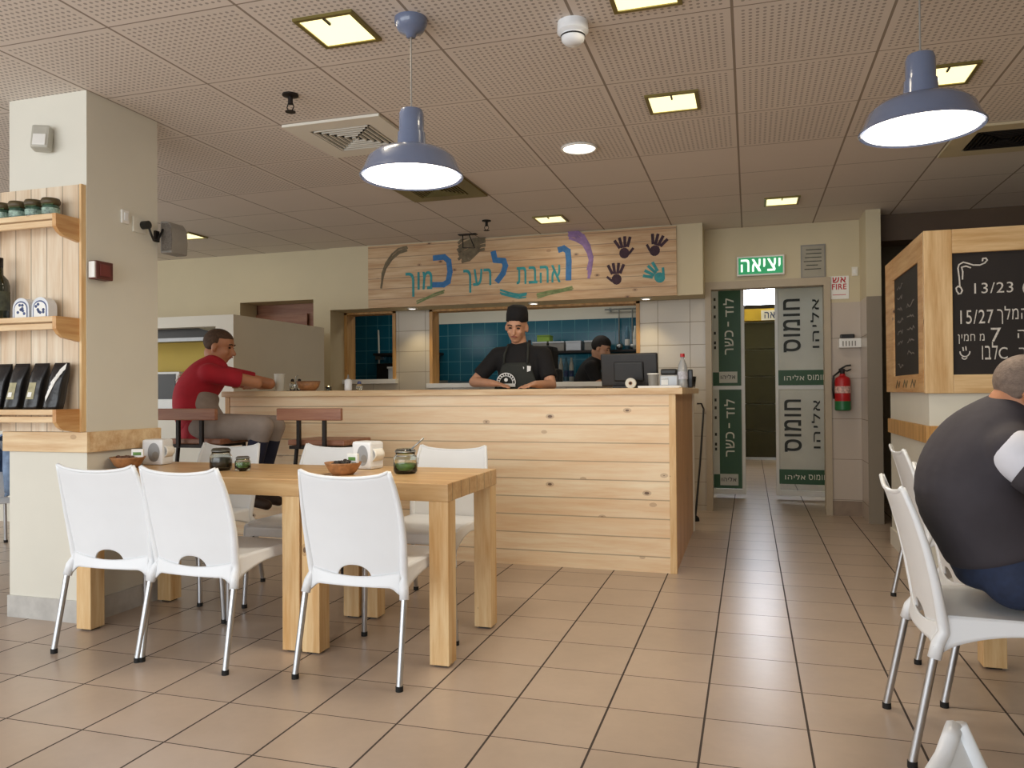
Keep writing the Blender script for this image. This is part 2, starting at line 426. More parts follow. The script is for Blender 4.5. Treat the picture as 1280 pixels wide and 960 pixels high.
M['pink_tile_y'] = tiles('beige_wall_tiles_side', '#bfb2a4', '#8f8474', .32, .36, 1, 2, 7.1, .14, .005, .28)
M['blue_tile'] = tiles('blue_kitchen_tiles', '#155e74', '#58909a', .166, .166, 0, 2, -1.2, .02, .006, .2, .1)

# ------------------------------------------------------------------ setting
CZ = 2.627
YW = 7.5       # back wall plane
struct(MB().box(-9, 3.2, -2.2, 14, -.1, 0).build('floor', M['floor']))
struct(MB().box(-9, 3.2, -2.2, 7.7, CZ, CZ + .12).build('ceiling', M['ceiling']))
struct(MB().box(-9.15, -9, -2.2, 7.7, 0, CZ).build('wall_left', M['cream']))
struct(MB().box(3.2, 3.35, -2.2, 14, 0, CZ + .6).build('wall_right', M['cream2']))
# left part of the back wall with its high niche
w = MB(); LW = 7.2
w.box(-9, -5.27, LW, LW + .3, 0, CZ).box(-4.37, -4.17, LW, LW + .3, 0, CZ).box(-5.27, -4.37, LW, LW + .3, 2.11, CZ).box(-5.27, -4.37, LW, LW + .3, 0, 1.72)
struct(w.build('wall_back_left', M['cream2']))
struct(MB().box(-5.5, -4.25, LW + .32, LW + .36, 1.6, 2.3).box(-5.27, -4.62, LW + .28, LW + .3, 1.72, 2.0).build('trim_niche', M['red_wood']))
# bulkhead over the counter windows
struct(MB().box(-4.17, -.39, 7.17, YW + .12, 1.985, CZ).build('wall_bulkhead', M['cream2']))
# kitchen wall with two openings
w = MB()
for x0, x1, z0, z1 in ((-4.17, -3.565, 0, 1.255), (-3.565, -3.18, 0, 1.985), (-3.18, -1.0, 0, 1.205), (-1.0, -.36, 0, 1.985)):
    w.box(x0, x1, YW, YW + .12, z0, z1)
struct(w.build('wall_kitchen_front', M['white_tile']))
def wframe(name, x0, x1, z0, z1):
    a = MB(); t = .035
    a.box(x0, x0 + t, YW - .012, YW + .17, z0, z1).box(x1 - t, x1, YW - .012, YW + .17, z0, z1)
    a.box(x0, x1, YW - .012, YW + .17, z1 - t * .6, z1)
    fr = struct(a.build(name, M['frame_wood']))
    s = MB().box(x0 - .02, x1 + .02, YW - .06, YW + .2, z0 - .035, z0 + .012, .004).build('window_sill', M['white'], fr)
    return fr
wframe('window_1', -4.17, -3.565, 1.255, 1.985)
wframe('window_2', -3.18, -1.0, 1.205, 1.985)
# door wall
w = MB(); w.box(-.39, 1.12, YW, YW + .15, 2.1, CZ).box(.70, 1.12, YW, YW + .15, 1.9, 2.1)
struct(w.build('wall_back_right', M['cream2']))
struct(MB().box(.70, .95, YW, YW + .15, 0, 1.9).build('wall_tiled', M['pink_tile']))
w = MB(); w.box(.945, 1.06, 7.1, YW, 0, 1.9)
struct(w.build('wall_pier', M['pink_tile_y']))
struct(MB().box(.945, 1.06, 7.1, YW, 1.9, CZ).build('wall_pier_top', M['cream2']))
struct(MB().box(.70, .955, YW - .012, YW, 0, .13).build('baseboard_right', pm('brown_skirting_tile', '#8d7a68', .4, var=.15)))
a = MB(); a.box(-.39, -.335, YW - .03, YW + .1, 0, 2.13).box(.645, .70, YW - .03, YW + .1, 0, 2.13).box(-.335, .645, YW - .03, YW + .1, 2.06, 2.13)
struct(a.build('door_1', pm('door_frame_paint', '#b3a48c', .45, var=.04)))
# recess and dark beam beyond the partition on the right
struct(MB().box(1.06, 3.2, 7.35, 7.6, 2.40, CZ).build('trim_beam', M['darkbrown']))
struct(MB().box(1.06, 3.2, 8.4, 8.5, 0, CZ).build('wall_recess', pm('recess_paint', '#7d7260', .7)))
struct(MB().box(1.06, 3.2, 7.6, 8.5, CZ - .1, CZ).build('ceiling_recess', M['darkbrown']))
# corridor beyond the door
w = MB(); w.box(-.75, -.65, YW + .15, 13.4, 0, 3.3).box(1.0, 1.06, YW + .15, 13.4, 0, 3.3).box(-.75, 1.06, YW + .15, 13.4, 3.3, 3.4)
struct(w.build('wall_corridor', M['cream2']))
# kitchen room
w = MB(); w.box(-6.2, -.75, 9.3, 9.4, 0, 2.0).box(-6.2, -3.9, 9.3, 9.4, 2.0, 2.6)
struct(w.build('wall_kitchen_back', M['blue_tile']))
struct(MB().box(-3.9, -.75, 9.3, 9.4, 2.0, 2.6).build('wall_kitchen_top', M['cream']))
struct(MB().box(-6.3, -6.2, YW, 9.4, 0, 2.6).build('wall_kitchen_left', M['cream2']))
struct(MB().box(-6.3, -.65, YW + .12, 9.4, 2.6, 2.7).build('ceiling_kitchen', M['white_paint']))
# left pillar
PX0, PX1, PY0, PY1 = -3.61, -3.115, 3.05, 3.53
struct(MB().box(PX0, PX1, PY0, PY1, 0, CZ).build('wall_pillar', M['cream']))
struct(MB().box(PX0 - .008, PX1 + .008, PY0 - .008, PY1 + .008, 0, .11).build('baseboard_pillar', pm('grey_marble_skirting', '#bfbdb8', .3, var=.12, scale=14)))
a = MB().box(PX0 - .022, PX1 + .022, PY0 - .022, PY0, .84, .94, .003).box(PX1, PX1 + .022, PY0, PY1, .84, .94, .003)
struct(a.build('trim_pillar', M['pine_x']))
# low partition block on the left
w = MB(); PB = 5.35
w.box(-4.15, -3.98, PB, PB + .1, 0, 1.765).box(-4.08, -3.98, PB + .1, 6.75, 0, 1.765).box(-6.6, -4.08, 6.65, 6.75, 0, 1.765).box(-6.6, -4.15, PB, PB + .1, 1.675, 1.765).box(-6.6, -4.15, PB, PB + .1, 0, .95)
struct(w.build('wall_partition_left', M['cream']))
struct(MB().box(-6.6, -4.08, PB + .75, PB + .8, 0, 1.76).build('wall_partition_inner', M['yellow']))
# partition with the blackboards on the right
CX0, CY0, CY1 = .98, 4.95, 6.22
struct(MB().box(CX0, 2.7, CY0, CY1, 0, 1.99).build('wall_partition_right', M['cream']))
a = MB().box(CX0 - .02, CX0, CY0 - .02, CY1, .81, .91, .003).box(CX0, 2.7, CY0 - .02, CY0, .81, .91, .003)
struct(a.build('trim_partition', M['frame_wood']))
struct(MB().box(CX0 - .012, 2.7, CY0 - .012, CY1, 0, .12).build('baseboard_partition', M['white_paint']))

# ------------------------------------------------------------------ ceiling fittings
def downlight(x, y, label, s=.115, power=3.2):
    t = thing('recessed_light', label, 'ceiling light', (x, y, CZ), 0, 'square recessed ceiling lights')
    a = MB(); o = s + .018
    for bx in ((-o, -s, -o, o), (s, o, -o, o), (-s, s, -o, -s), (-s, s, s, o)): a.box(x + bx[0], x + bx[1], y + bx[2], y + bx[3], CZ - .012, CZ + .002)
    a.build('frame', M['gold'], t)
    MB().box(x - s, x + s, y - s, y + s, CZ - .007, CZ - .001).build('diffuser', M['down_on'], t)
    MB().box(x - .004, x + .004, y - s - .004, y - s + .05, CZ - .016, CZ - .007).build('clip', M['darkmetal'], t)
    l = bpy.data.lights.new('glow', 'AREA'); l.size = s * 1.8; l.energy = power; l.color = WARM
    lo = bpy.data.objects.new('glow', l); COL.objects.link(lo); lo.location = (x, y, CZ - .02); return t
downlight(-1.61, 2.855, 'square recessed ceiling light left of the blue pendant canopy, big and yellow')
downlight(-.365, 2.93, 'square recessed ceiling light cut by the top edge beside the smoke detector')
downlight(-.365, 4.11, 'square recessed ceiling light between the two blue pendants, right of the round one')
downlight(.905, 4.16, 'square recessed ceiling light partly hidden behind the cap of the right pendant')
downlight(-1.64, 6.57, 'small square recessed ceiling light just above the wooden sign')
downlight(.26, 6.53, 'small square recessed ceiling light in front of the exit sign')
downlight(-5.08, 6.14, 'small square recessed ceiling light seen past the loudspeaker on the pillar')
t = thing('round_downlight', 'round white glowing downlight in the middle of the ceiling', 'ceiling light', (-.99, 4.7, CZ))
MB().lathe([(.098, .0), (.112, -.004), (.112, -.012), (.1, -.014), (.098, -.004)], (-.99, 4.7, CZ), 40).build('rim', M['white'], t, True)
MB().lathe([(0, -.01), (.098, -.008), (.098, -.002), (0, -.002)], (-.99, 4.7, CZ), 40).build('diffuser', M['lamp_on'], t, True)
l = bpy.data.lights.new('glow', 'AREA'); l.shape = 'DISK'; l.size = .2; l.energy = 5; l.color = WARM
lo = bpy.data.objects.new('glow', l); COL.objects.link(lo); lo.location = (-.99, 4.7, CZ - .03)

def pendant(x, y, zr, label):
    t = thing('pendant_lamp', label, 'pendant lamp', (x, y, CZ), 0, 'blue pendant lamps')
    c = (x, y, zr); r = .205
    MB().lathe([(r, 0), (r + .004, .004), (r - .012, .028), (r - .03, .072), (r - .06, .098), (.075, .118), (.058, .128), (.055, .18), (.05, .182), (.05, .255), (.044, .272), (.0, .275),
                (0, .265), (.04, .26), (.042, .17), (.05, .12), (.13, .098), (r - .04, .066), (r - .02, .02), (r, 0)], c, 48).build('shade', M['lampblue'], t, 'auto')
    MB().lathe([(0, .03), (.12, .025), (r - .016, .008), (r - .014, .004), (.1, .0), (0, -.002)], c, 48).build('diffuser', M['lamp_on'], t, True)
    MB().lathe([(0, -.075), (.018, -.075), (.022, -.06), (.05, -.05), (.066, -.02), (.066, 0)], (x, y, CZ), 32).build('canopy', M['lampblue'], t, True)
    MB().tube([(x, y, CZ - .07), (x, y, zr + .27)], .0035, 8).build('cord', M['grey'], t)
    l = bpy.data.lights.new('bulb', 'AREA'); l.shape = 'DISK'; l.size = .36; l.energy = 8; l.color = (1, .88, .70)
    lo = bpy.data.objects.new('bulb', l); COL.objects.link(lo); lo.location = (x, y, zr - .02)
pendant(-1.29, 2.87, 1.985, 'blue enamel pendant lamp on the left, hanging under its round ceiling canopy')
pendant(.60, 3.1, 2.05, 'blue enamel pendant lamp on the right, hanging above the seated man')

def vent(x0, y0, label, mat_grille, slats=9, frame='white_paint'):
    t = thing('ceiling_vent', label, 'air vent', (x0 + .306, y0 + .306, CZ), 0, 'square ceiling air vents')
    s = .6; x1, y1 = x0 + s, y0 + s; f_ = .11
    a = MB()
    for bx in ((x0, x1, y0, y0 + f_), (x0, x1, y1 - f_, y1), (x0, x0 + f_, y0 + f_, y1 - f_), (x1 - f_, x1, y0 + f_, y1 - f_)): a.box(*bx[:4], CZ - .014, CZ)
    a.build('frame', M[frame], t)
    MB().box(x0 + f_, x1 - f_, y0 + f_, y1 - f_, CZ - .003, CZ + .001).build('backing', M['black'], t)
    a = MB(); n = slats
    for k in range(n):
        d = .012 + k * (s / 2 - f_) / n; w_ = .008; q0, q1, p0, p1 = x0 + f_ + d, x1 - f_ - d, y0 + f_ + d, y1 - f_ - d
        if q1 - q0 < .03: break
        a.box(q0, q1, p0, p0 + w_, CZ - .016, CZ - .004).box(q0, q1, p1 - w_, p1, CZ - .016, CZ - .004).box(q0, q0 + w_, p0, p1, CZ - .016, CZ - .004).box(q1 - w_, q1, p0, p1, CZ - .016, CZ - .004)
    a.build('louvre', M[mat_grille], t)
vent(-2.495, 3.787, 'square ceiling air vent with white concentric louvres left of the blue pendant', 'white_paint', 6)
vent(-2.495, 5.011, 'square ceiling air vent behind the left blue pendant, in tan metal', 'gold', 8, 'gold')
vent(1.178, 5.011, 'square ceiling air vent at the right edge above the blackboard', 'darkmetal', 8, 'cream2')
t = thing('smoke_detector', 'white round smoke detector on the ceiling', 'smoke detector', (-.675, 3.1, CZ))
MB().lathe([(.062, 0), (.064, -.04), (.052, -.05), (0, -.05)], (-.675, 3.1, CZ), 32).build('base', M['plastic'], t, 'auto')
MB().lathe([(.05, -.05), (.046, -.075), (.03, -.09), (0, -.092)], (-.675, 3.1, CZ), 32).build('sensor_head', M['plastic'], t, True)
MB().lathe([(.0505, -.056), (.0505, -.06), (.0495, -.062), (.049, -.056)], (-.675, 3.1, CZ), 32).build('slot', M['black'], t)
def sprinkler(x, y, label):
    t = thing('fire_sprinkler', label, 'sprinkler', (x, y, CZ), 0, 'ceiling sprinklers')
    MB().lathe([(0, 0), (.04, 0), (.04, -.008), (.012, -.014), (.012, -.05), (0, -.05)], (x, y, CZ), 20).build('escutcheon', M['darkmetal'], t)
    a = MB().tube([(x - .012, y, CZ - .045), (x - .02, y, CZ - .065), (x - .008, y, CZ - .085)], .003, 6).tube([(x + .012, y, CZ - .045), (x + .02, y, CZ - .065), (x + .008, y, CZ - .085)], .003, 6)
    a.lathe([(0, -.084), (.026, -.086), (.026, -.09), (0, -.09)], (x, y, CZ), 16); a.build('deflector', M['darkmetal'], t)
sprinkler(-2.195, 3.41, 'dark fire sprinkler on the ceiling above the white vent')
sprinkler(-2.19, 6.45, 'small dark fire sprinkler on the ceiling in front of the wooden sign')

# ------------------------------------------------------------------ wooden sign
SX0, SX1, SZ0, SZ1, SY = -3.705, -.62, 1.985, 2.612, 7.15
t = thing('wooden_sign', 'long pine board sign with painted blue Hebrew lettering over the counter', 'sign', ((SX0 + SX1) / 2, SY, SZ0))
MB().box(SX0, SX1, SY, SY + .02, SZ0, SZ1).build('board', M['pine_sign'], t)
def sp(px, py):
    u = (px - 460) / 385; top = 308 - 17 * u; bot = 383 - 10 * u
    return (px - 460) / 385 * (SX1 - SX0), (1 - (py - top) / (bot - top)) * (SZ1 - SZ0)
sf = plane((SX0, SY, SZ0), (1, 0, 0), (0, 0, 1))
def sbox(mb, s, x0, x1, y0, y1, off):
    u0, v1 = sp(x0, (y0)); u1, v0 = sp(x1, y1); put_text(mb, s, sf, u0, v0, u1 - u0, v1 - v0, off)
for P in ([(710, 316), (715, 314.5), (720, 318), (721, 330), (720.5, 351)], [(628, 318), (630, 327), (641, 328), (643, 334), (640, 343), (633, 352)], [(551, 323), (564, 322), (570, 327), (571.5, 340), (569, 352), (563, 355.5), (550, 355.5)]):
    MB().stroke([sp(*p) for p in P], .055, sf, .001).build('large_letter', M['bluep'], t)
for args in ((heb('אהבת'), 657, 711, 336, 355, .02), (heb('רעך'), 589, 625, 338, 365, .02), (heb('מוך'), 512, 548, 340, 369, .02)):
    a = MB(); sbox(a, *args); a.build('painted_word', M['teal'], t)
def sstroke(name, pts, w, mat, n=1):
    a = MB()
    for k in range(n):
        j = (k - (n - 1) / 2) * w * .8
        P = [sp(x + random.uniform(-1, 1) * (n > 1), y + random.uniform(-.8, .8) * (n > 1)) for x, y in pts]
        P = [(u, v + j) for u, v in P]
        a.stroke(P, w * random.uniform(.5, 1), sf, .001 + .0011 * k)
    a.build(name, M[mat], t)
sstroke('brush_stroke', [(514, 311), (503, 314), (493, 321), (485, 332), (481, 344), (479, 356)], .03, 'greyp', 3)
sstroke('brush_stroke', [(722, 298), (730, 300), (738, 306), (744, 316), (747, 330), (745, 345)], .045, 'purple', 3)
sstroke('brush_stroke', [(584, 315), (590, 311), (598, 308), (606, 306), (616, 303)], .05, 'greyp', 5)
sstroke('brush_stroke', [(588, 324), (596, 321), (604, 316), (610, 310)], .05, 'greyp', 3)
sstroke('brush_stroke', [(637, 366), (648, 369), (660, 371), (668, 370)], .02, 'teal', 3)
sstroke('brush_stroke', [(682, 371), (697, 368), (712, 365), (725, 362)], .013, 'greenp', 4)
sstroke('brush_stroke', [(527, 377), (540, 372), (552, 367), (563, 364)], .013, 'greenp', 3)
def handprint(px, py, ang, mat, flip=1):
    a = MB(); cu, cv = sp(px, py); ca, sa = math.cos(ang), math.sin(ang)
    def q(x, y): x *= flip; return (cu + 1.12 * (x * ca - y * sa), cv + 1.12 * (x * sa + y * ca))
    pal = [(math.cos(k * math.pi / 6) * .042, math.sin(k * math.pi / 6) * .045 - .02) for k in range(12)]
    a.prism([q(*p) for p in pal], sf, 0, .001)
    for fx, dx, L in ((-.034, -.03, .06), (-.012, -.012, .075), (.012, .008, .078), (.034, .028, .066)):
        a.stroke([q(fx, .032), q(fx + dx, .032 + L)], .027, sf, .0011 + .0004 * abs(fx) / .01)
    a.stroke([q(.038, -.03), q(.075, .005)], .022, sf, .0035)
    a.build('hand_print', M[mat], t)
handprint(786, 319, .12, 'handp', 1); handprint(822, 317, -.35, 'handp', -1); handprint(777, 350, .05, 'handp', -1); handprint(824, 350, .9, 'teal', 1)
# wire bracket spotlight above the sign
t = thing('wire_bracket', 'thin dark wire bracket hanging from the ceiling in front of the sign', 'bracket', (-2.54, 6.95, CZ))
MB().tube([(-2.60, 6.95, CZ), (-2.60, 6.95, 2.50), (-2.48, 6.95, 2.49), (-2.54, 6.95, CZ)], .006, 8).build('wire', M['darkmetal'], t)
MB().box(-2.64, -2.46, 6.92, 6.98, CZ - .008, CZ).build('ceiling_plate', M['darkmetal'], t)
# soffit spots
for x, lab in ((-3.285, 'small glowing spot under the left end of the wooden sign'), (-2.0, 'flat glowing spot under the sign above the server'), (-.914, 'small glowing spot under the right end of the wooden sign')):
    t = thing('soffit_spot', lab, 'spotlight', (x, 7.3, 1.985), 0, 'spots under the sign')
    MB().lathe([(.05, 0), (.055, -.006), (.04, -.012), (.036, -.004)], (x, 7.3, 1.985), 24).build('rim', M['white'], t, True)
    MB().lathe([(0, -.008), (.04, -.008), (.04, -.002), (0, -.002)], (x, 7.3, 1.985), 24).build('lens', M['lamp_on'], t, True)
    l = bpy.data.lights.new('glow', 'SPOT'); l.energy = 9; l.color = (1, .82, .5); l.spot_size = R(95); l.spot_blend = .7; l.shadow_soft_size = .04
    lo = bpy.data.objects.new('glow', l); COL.objects.link(lo); lo.location = (x, 7.3, 1.96)

# ------------------------------------------------------------------ bar counter
KX0, KX1, KY = -3.68, -.44, 4.86
t = thing('bar_counter', 'long bar counter clad in knotty horizontal pine boards', 'counter', ((KX0 + KX1) / 2, KY, 0))
MB().box(KX0, KX1, KY, KY + .03, 0, 1.10).build('front_panel', M['pine_h'], t)
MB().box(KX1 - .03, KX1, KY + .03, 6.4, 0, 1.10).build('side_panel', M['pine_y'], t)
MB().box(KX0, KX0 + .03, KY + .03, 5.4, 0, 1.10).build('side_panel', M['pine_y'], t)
a = MB().box(KX0 - .02, KX1 + .05, KY - .03, 5.42, 1.10, 1.14, .004).box(-.98, KX1 + .05, 5.42, 6.42, 1.10, 1.14, .004)
a.build('counter_top', M['pine_x'], t)
MB().box(KX1 - .035, KX1 + .006, KY - .006, KY + .035, 0, 1.10, .002).build('corner_post', M['pine_z'], t)
MB().box(KX0 - .006, KX0 + .03, KY - .006, KY + .035, 0, 1.10, .002).build('corner_post', M['pine_z'], t)
MB().box(KX1 - .01, KX1 + .012, 6.36, 6.41, 0, 1.10, .002).build('edge_strip', M['white_paint'], t)
MB().box(-.95, KX1 - .03, 6.0, 6.38, .1, .6).build('inner_shelf', M['pine_x'], t)

# ------------------------------------------------------------------ chair prototype (faces +Y)
def make_chair(label):
    t = thing('cafe_chair', label, 'chair', (0, 0, 0), 0, 'white plastic cafe chairs')
    def lerp(x, P):
        for (a, b), (c, d) in zip(P, P[1:]):
            if x <= c: k = (x - a) / (c - a); k = max(0, min(1, k)); return b + (d - b) * k
        return P[-1][1]
    WB = [(.36, .200), (.40, .201), (.45, .204), (.52, .209), (.60, .212), (.68, .209), (.76, .201), (.82, .191), (.86, .187)]
    YB = [(.36, -.192), (.45, -.205), (.55, -.222), (.65, -.245), (.74, -.272), (.82, -.302), (.86, -.318)]
    def back(u, v):
        x = 2 * u - 1
        notch = .05 * max(0, 1 - (x / .36) ** 2) ** .5
        z0 = .425 + notch - .028 * (1 - x * x) - .0; z1 = .815 - .02 * (1 - abs(x) ** 2.2) + .006 * max(0, abs(x) - .8) / .2
        z = z0 + (z1 - z0) * v
        return Vector((x * lerp(z, WB), lerp(z, YB) - .020 * (1 - x * x) + .004, z))
    MB().grid(back, 48, 22).build('backrest', M['plastic'], t, True, [('SOLIDIFY', dict(thickness=.009, offset=0)), ('BEVEL', dict(width=.003, segments=2, limit_method='ANGLE'))])
    # rim along both sides and the top of the back
    a = MB()
    for s in (-1, 1):
        P = []
        for k in range(15):
            z = .40 + k * (.822 - .40) / 14; P.append((s * (lerp(z, WB) + .002), lerp(z, YB) + .006, z))
        P = [(s * .218, -.222, .325), (s * .211, -.210, .37)] + P
        a.tube(P, [.019, .019] + [.017 - .008 * k / 14 for k in range(15)], 10)
    P = [(back(i / 20, 1).x, back(i / 20, 1).y, back(i / 20, 1).z) for i in range(21)]
    a.tube(P, .0075, 8); a.build('back_frame', M['plastic'], t, True)
    # seat: dished top, rolled front, rear band under the back and arched side skirts
    def seat(u, v):
        x = 2 * u - 1; y = -.198 + v * .473
        w_ = .198 + .025 * v; r = abs(x) ** 6
        z = .448 - .012 * (1 - x * x) * math.sin(math.pi * v) - .02 * max(0, (v - .85) / .15) ** 2
        return Vector((x * w_, y, z))
    MB().grid(seat, 24, 24).build('seat', M['plastic'], t, True, [('SOLIDIFY', dict(thickness=.008, offset=-1))])
    a = MB()
    for s in (-1, 1):
        def skirt(u, v, s=s):
            y = -.198 + u * .473; low = .445 - .105 + .06 * math.sin(math.pi * u) ** .7 * 1.1
            z = .446 + (low - .446) * v
            return Vector((s * (.199 + .025 * u + .008 * v), y, z - .018 * max(0, (u - .85) / .15) ** 2 * (1 - v)))
        a.grid(skirt, 24, 6)
    def rear(u, v):
        x = 2 * u - 1; top = .425 - .028 * (1 - x * x) + .006; low = .335 + .03 * min(1, (1 - abs(x)) / .18)
        z = top + (low - top) * v
        return Vector((x * .200, -.2005 - .020 * (1 - x * x) - .012 * v, z))
    a.grid(rear, 28, 6)
    def front(u, v):
        x = 2 * u - 1; z = .43 + (.335 + .045 * min(1, (1 - abs(x)) / .2) - .43) * v
        return Vector((x * .224, .274 + .01 * (1 - x * x), z))
    a.grid(front, 24, 5)
    a.build('seat_skirt', M['plastic'], t, True, [('SOLIDIFY', dict(thickness=.008, offset=0))])
    for s in (-1, 1):
        for yt, yb, xt, xb in ((-.217, -.285, .217, .226), (.262, .275, .214, .228)):
            L = MB().cyl((s * xt, yt, .36), (s * xb, yb, .018), .0125, seg=16).build('leg', M['alu'], t, 'auto')
            MB().cyl((s * xb, yb + (yb - yt) * .0, .02), (s * xb, yb, 0), .0145, seg=16).build('rubber_foot', M['rubber'], L)
            if yt > 0: MB().cyl((s * xt, yt - .002, .325), (s * (xt - .004), yt - .006, .44), .0185, .02, seg=14).build('leg_socket', M['plastic'], t, 'auto')
    return t
ch = make_chair('white plastic cafe chair with its back to us, nearest the left pillar')
ch.location = (-2.69, 2.96, 0); ch.rotation_euler = (0, 0, R(2))
dup(ch, (-2.225, 2.945, 0), R(-3), 'white plastic cafe chair with its back to us, second from the left pillar')
dup(ch, (-1.49, 2.97, 0), R(-1), 'white plastic cafe chair with its back to us at the short right table')
dup(ch, (-3.02, 3.74, 0), R(180), 'white plastic cafe chair across the table, facing us behind the dark jar')
dup(ch, (-2.32, 3.78, 0), R(181), 'white plastic cafe chair across the table, facing us behind the right napkin dispenser')
dup(ch, (-1.60, 3.80, 0), R(180), 'white plastic cafe chair across the table, facing us behind the clip-top jar')
dup(ch, (.735, 2.785, 0), R(-90), 'white plastic cafe chair under the seated man in the charcoal shirt')
dup(ch, (.93, 3.30, 0), R(-90), 'white plastic cafe chair just beyond the seated man, mostly hidden by his back')
dup(ch, (1.02, 4.42, 0), R(-90), 'white plastic cafe chair beside the blackboard partition, far behind the seated man')
dup(ch, (.375, .486, 0), R(-112), 'white plastic cafe chair closest to us, only its top corner at the bottom right')

# ------------------------------------------------------------------ wooden tables
def table(name, x0, x1, y0, y1, label, top=.75, legs=((0, 0), (1, 0), (0, 1), (1, 1))):
    t = thing('wooden_table', label, 'table', ((x0 + x1) / 2, (y0 + y1) / 2, 0), 0, 'pine dining tables')
    MB().box(x0, x1, y0, y1, top - .075, top, .004).build('tabletop', M['table_top'], t)
    for i, j in legs:
        lx = x0 + .002 if i == 0 else x1 - .087; ly = y0 + .004 if j == 0 else y1 - .089
        MB().box(lx, lx + .085, ly, ly + .085, 0.008, top - .075, .003).build('leg', M['pine_z'], t)
        MB().box(lx + .015, lx + .07, ly + .015, ly + .07, 0, .008).build('glide', M['black'], t)
    return t
table('table', -1.858, -1.175, 2.95, 3.585, 'short pine table at the right end of the pair, holding the clip-top jar')
table('table', -3.085, -1.866, 2.95, 3.575, 'longer pine table pushed against the left pillar')
table('table', .88, 1.75, 2.35, 3.62, 'pine table at the right edge that the seated man leans on', .745)

# ------------------------------------------------------------------ bar stools (face +Y)
def make_stool(label):
    t = thing('bar_stool', label, 'bar stool', (0, 0, 0), 0, 'dark metal bar stools')
    MB().box(-.2, .2, -.17, .19, .795, .83, .008).build('seat', M['red_wood'], t)
    MB().box(-.225, .225, -.255, -.225, .955, 1.03, .006).build('backrest', M['red_wood'], t)
    for x in (-.09, .09): MB().box(x - .011, x + .011, -.225, -.203, .78, 1.02).build('back_post', M['darkmetal'], t)
    for sx in (-1, 1):
        for sy in (-1, 1):
            MB().cyl((sx * .15, sy * .14, .795), (sx * .2, sy * .19, 0), .013, seg=12).build('leg', M['darkmetal'], t, 'auto')
    a = MB()
    z = .32; k = .181; kk = .17
    a.tube([(-k, -kk, z), (k, -kk, z), (k, kk, z), (-k, kk, z), (-k, -kk, z)], .009, 8)
    a.build('foot_ring', M['darkmetal'], t)
    MB().box(-.16, .16, -.215, .15, .775, .795).build('seat_frame', M['darkmetal'], t)
    return t
st = make_stool('dark metal bar stool with red-brown wooden back, empty, in front of the counter')
st.location = (-2.60, 4.47, 0)
dup(st, (-3.47, 4.43, 0), R(0), 'dark metal bar stool with red-brown wooden back under the man in red')

# ------------------------------------------------------------------ glazed door leaves with banners
def leaf(x0, x1, label):
    Y = 8.45
    t = thing('glass_door_leaf', label, 'door', ((x0 + x1) / 2, Y, 0), 0, 'glazed inner door leaves')
    a = MB(); s = .036
    a.box(x0, x0 + s, Y, Y + .045, .04, 2.2, .003).box(x1 - s, x1, Y, Y + .045, .04, 2.2, .003)
    for z in (.04, 1.13, 2.165): a.box(x0 + s, x1 - s, Y, Y + .045, z, z + .05)
    a.build('frame', M['white'], t)
    MB().box(x0 + s, x1 - s, Y + .018, Y + .026, .09, 2.165).build('pane', M['glass'], t)
    return t, x0 + s - .008, x1 - s + .008, Y
def banner_left(x0, x1, z0, z1, Y, label):
    t = thing('wall_banner', label, 'banner', ((x0 + x1) / 2, Y, z0), 0, 'shop banners on the left door leaf')
    w = x1 - x0; h = z1 - z0
    MB().box(x0, x1, Y - .006, Y - .002, z0, z1).build('sheet', M['bannerwhite'], t)
    fn = plane((x0, Y - .006, z0), (1, 0, 0), (0, 0, 1))
    MB().prism([(w * .21, 0), (w * .97, 0), (w * .97, h), (w * .21, h)], fn, 0, .001).build('green_field', M['green'], t)
    MB().prism([(0, 0), (w * .21, 0), (w * .21, h * .14), (0, h * .14)], fn, 0, .001).build('green_corner', M['green'], t)
    MB().prism([(w * .22, h * .03), (w * .84, h * .03), (w * .84, h * .145), (w * .22, h * .145)], fn, .001, .002).build('white_box', M['bannerwhite'], t)
    f2 = plane((x0, Y - .007, z0), (1, 0, 0), (0, 0, 1)); f3 = plane((x0, Y - .008, z0), (1, 0, 0), (0, 0, 1))
    for word, u, v, ww, hh in ((heb('לוד'), .38, .71, .36, .19), (heb('כשר'), .42, .32, .3, .25)):
        a = MB(); put_text(a, word, f2, w * u, h * v, w * ww, h * hh, .02, 90); a.build('lettering', M['letterwhite'], t)
    MB().box(x0 + w * .52, x0 + w * .57, Y - .0085, Y - .006, z0 + h * .61, z0 + h * .66).build('dash', M['letterwhite'], t)
    a = MB(); put_text(a, heb('אליהו'), f3, w * .27, h * .07, w * .5, h * .045, .02); a.build('small_lettering', M['letterblack'], t)
    for zz in (.88, .80, .70, .53, .43, .38): MB().box(x0 + w * .05, x0 + w * .12, Y - .0075, Y - .006, z0 + h * zz, z0 + h * (zz + .03)).build('margin_mark', M['letterblack'], t)
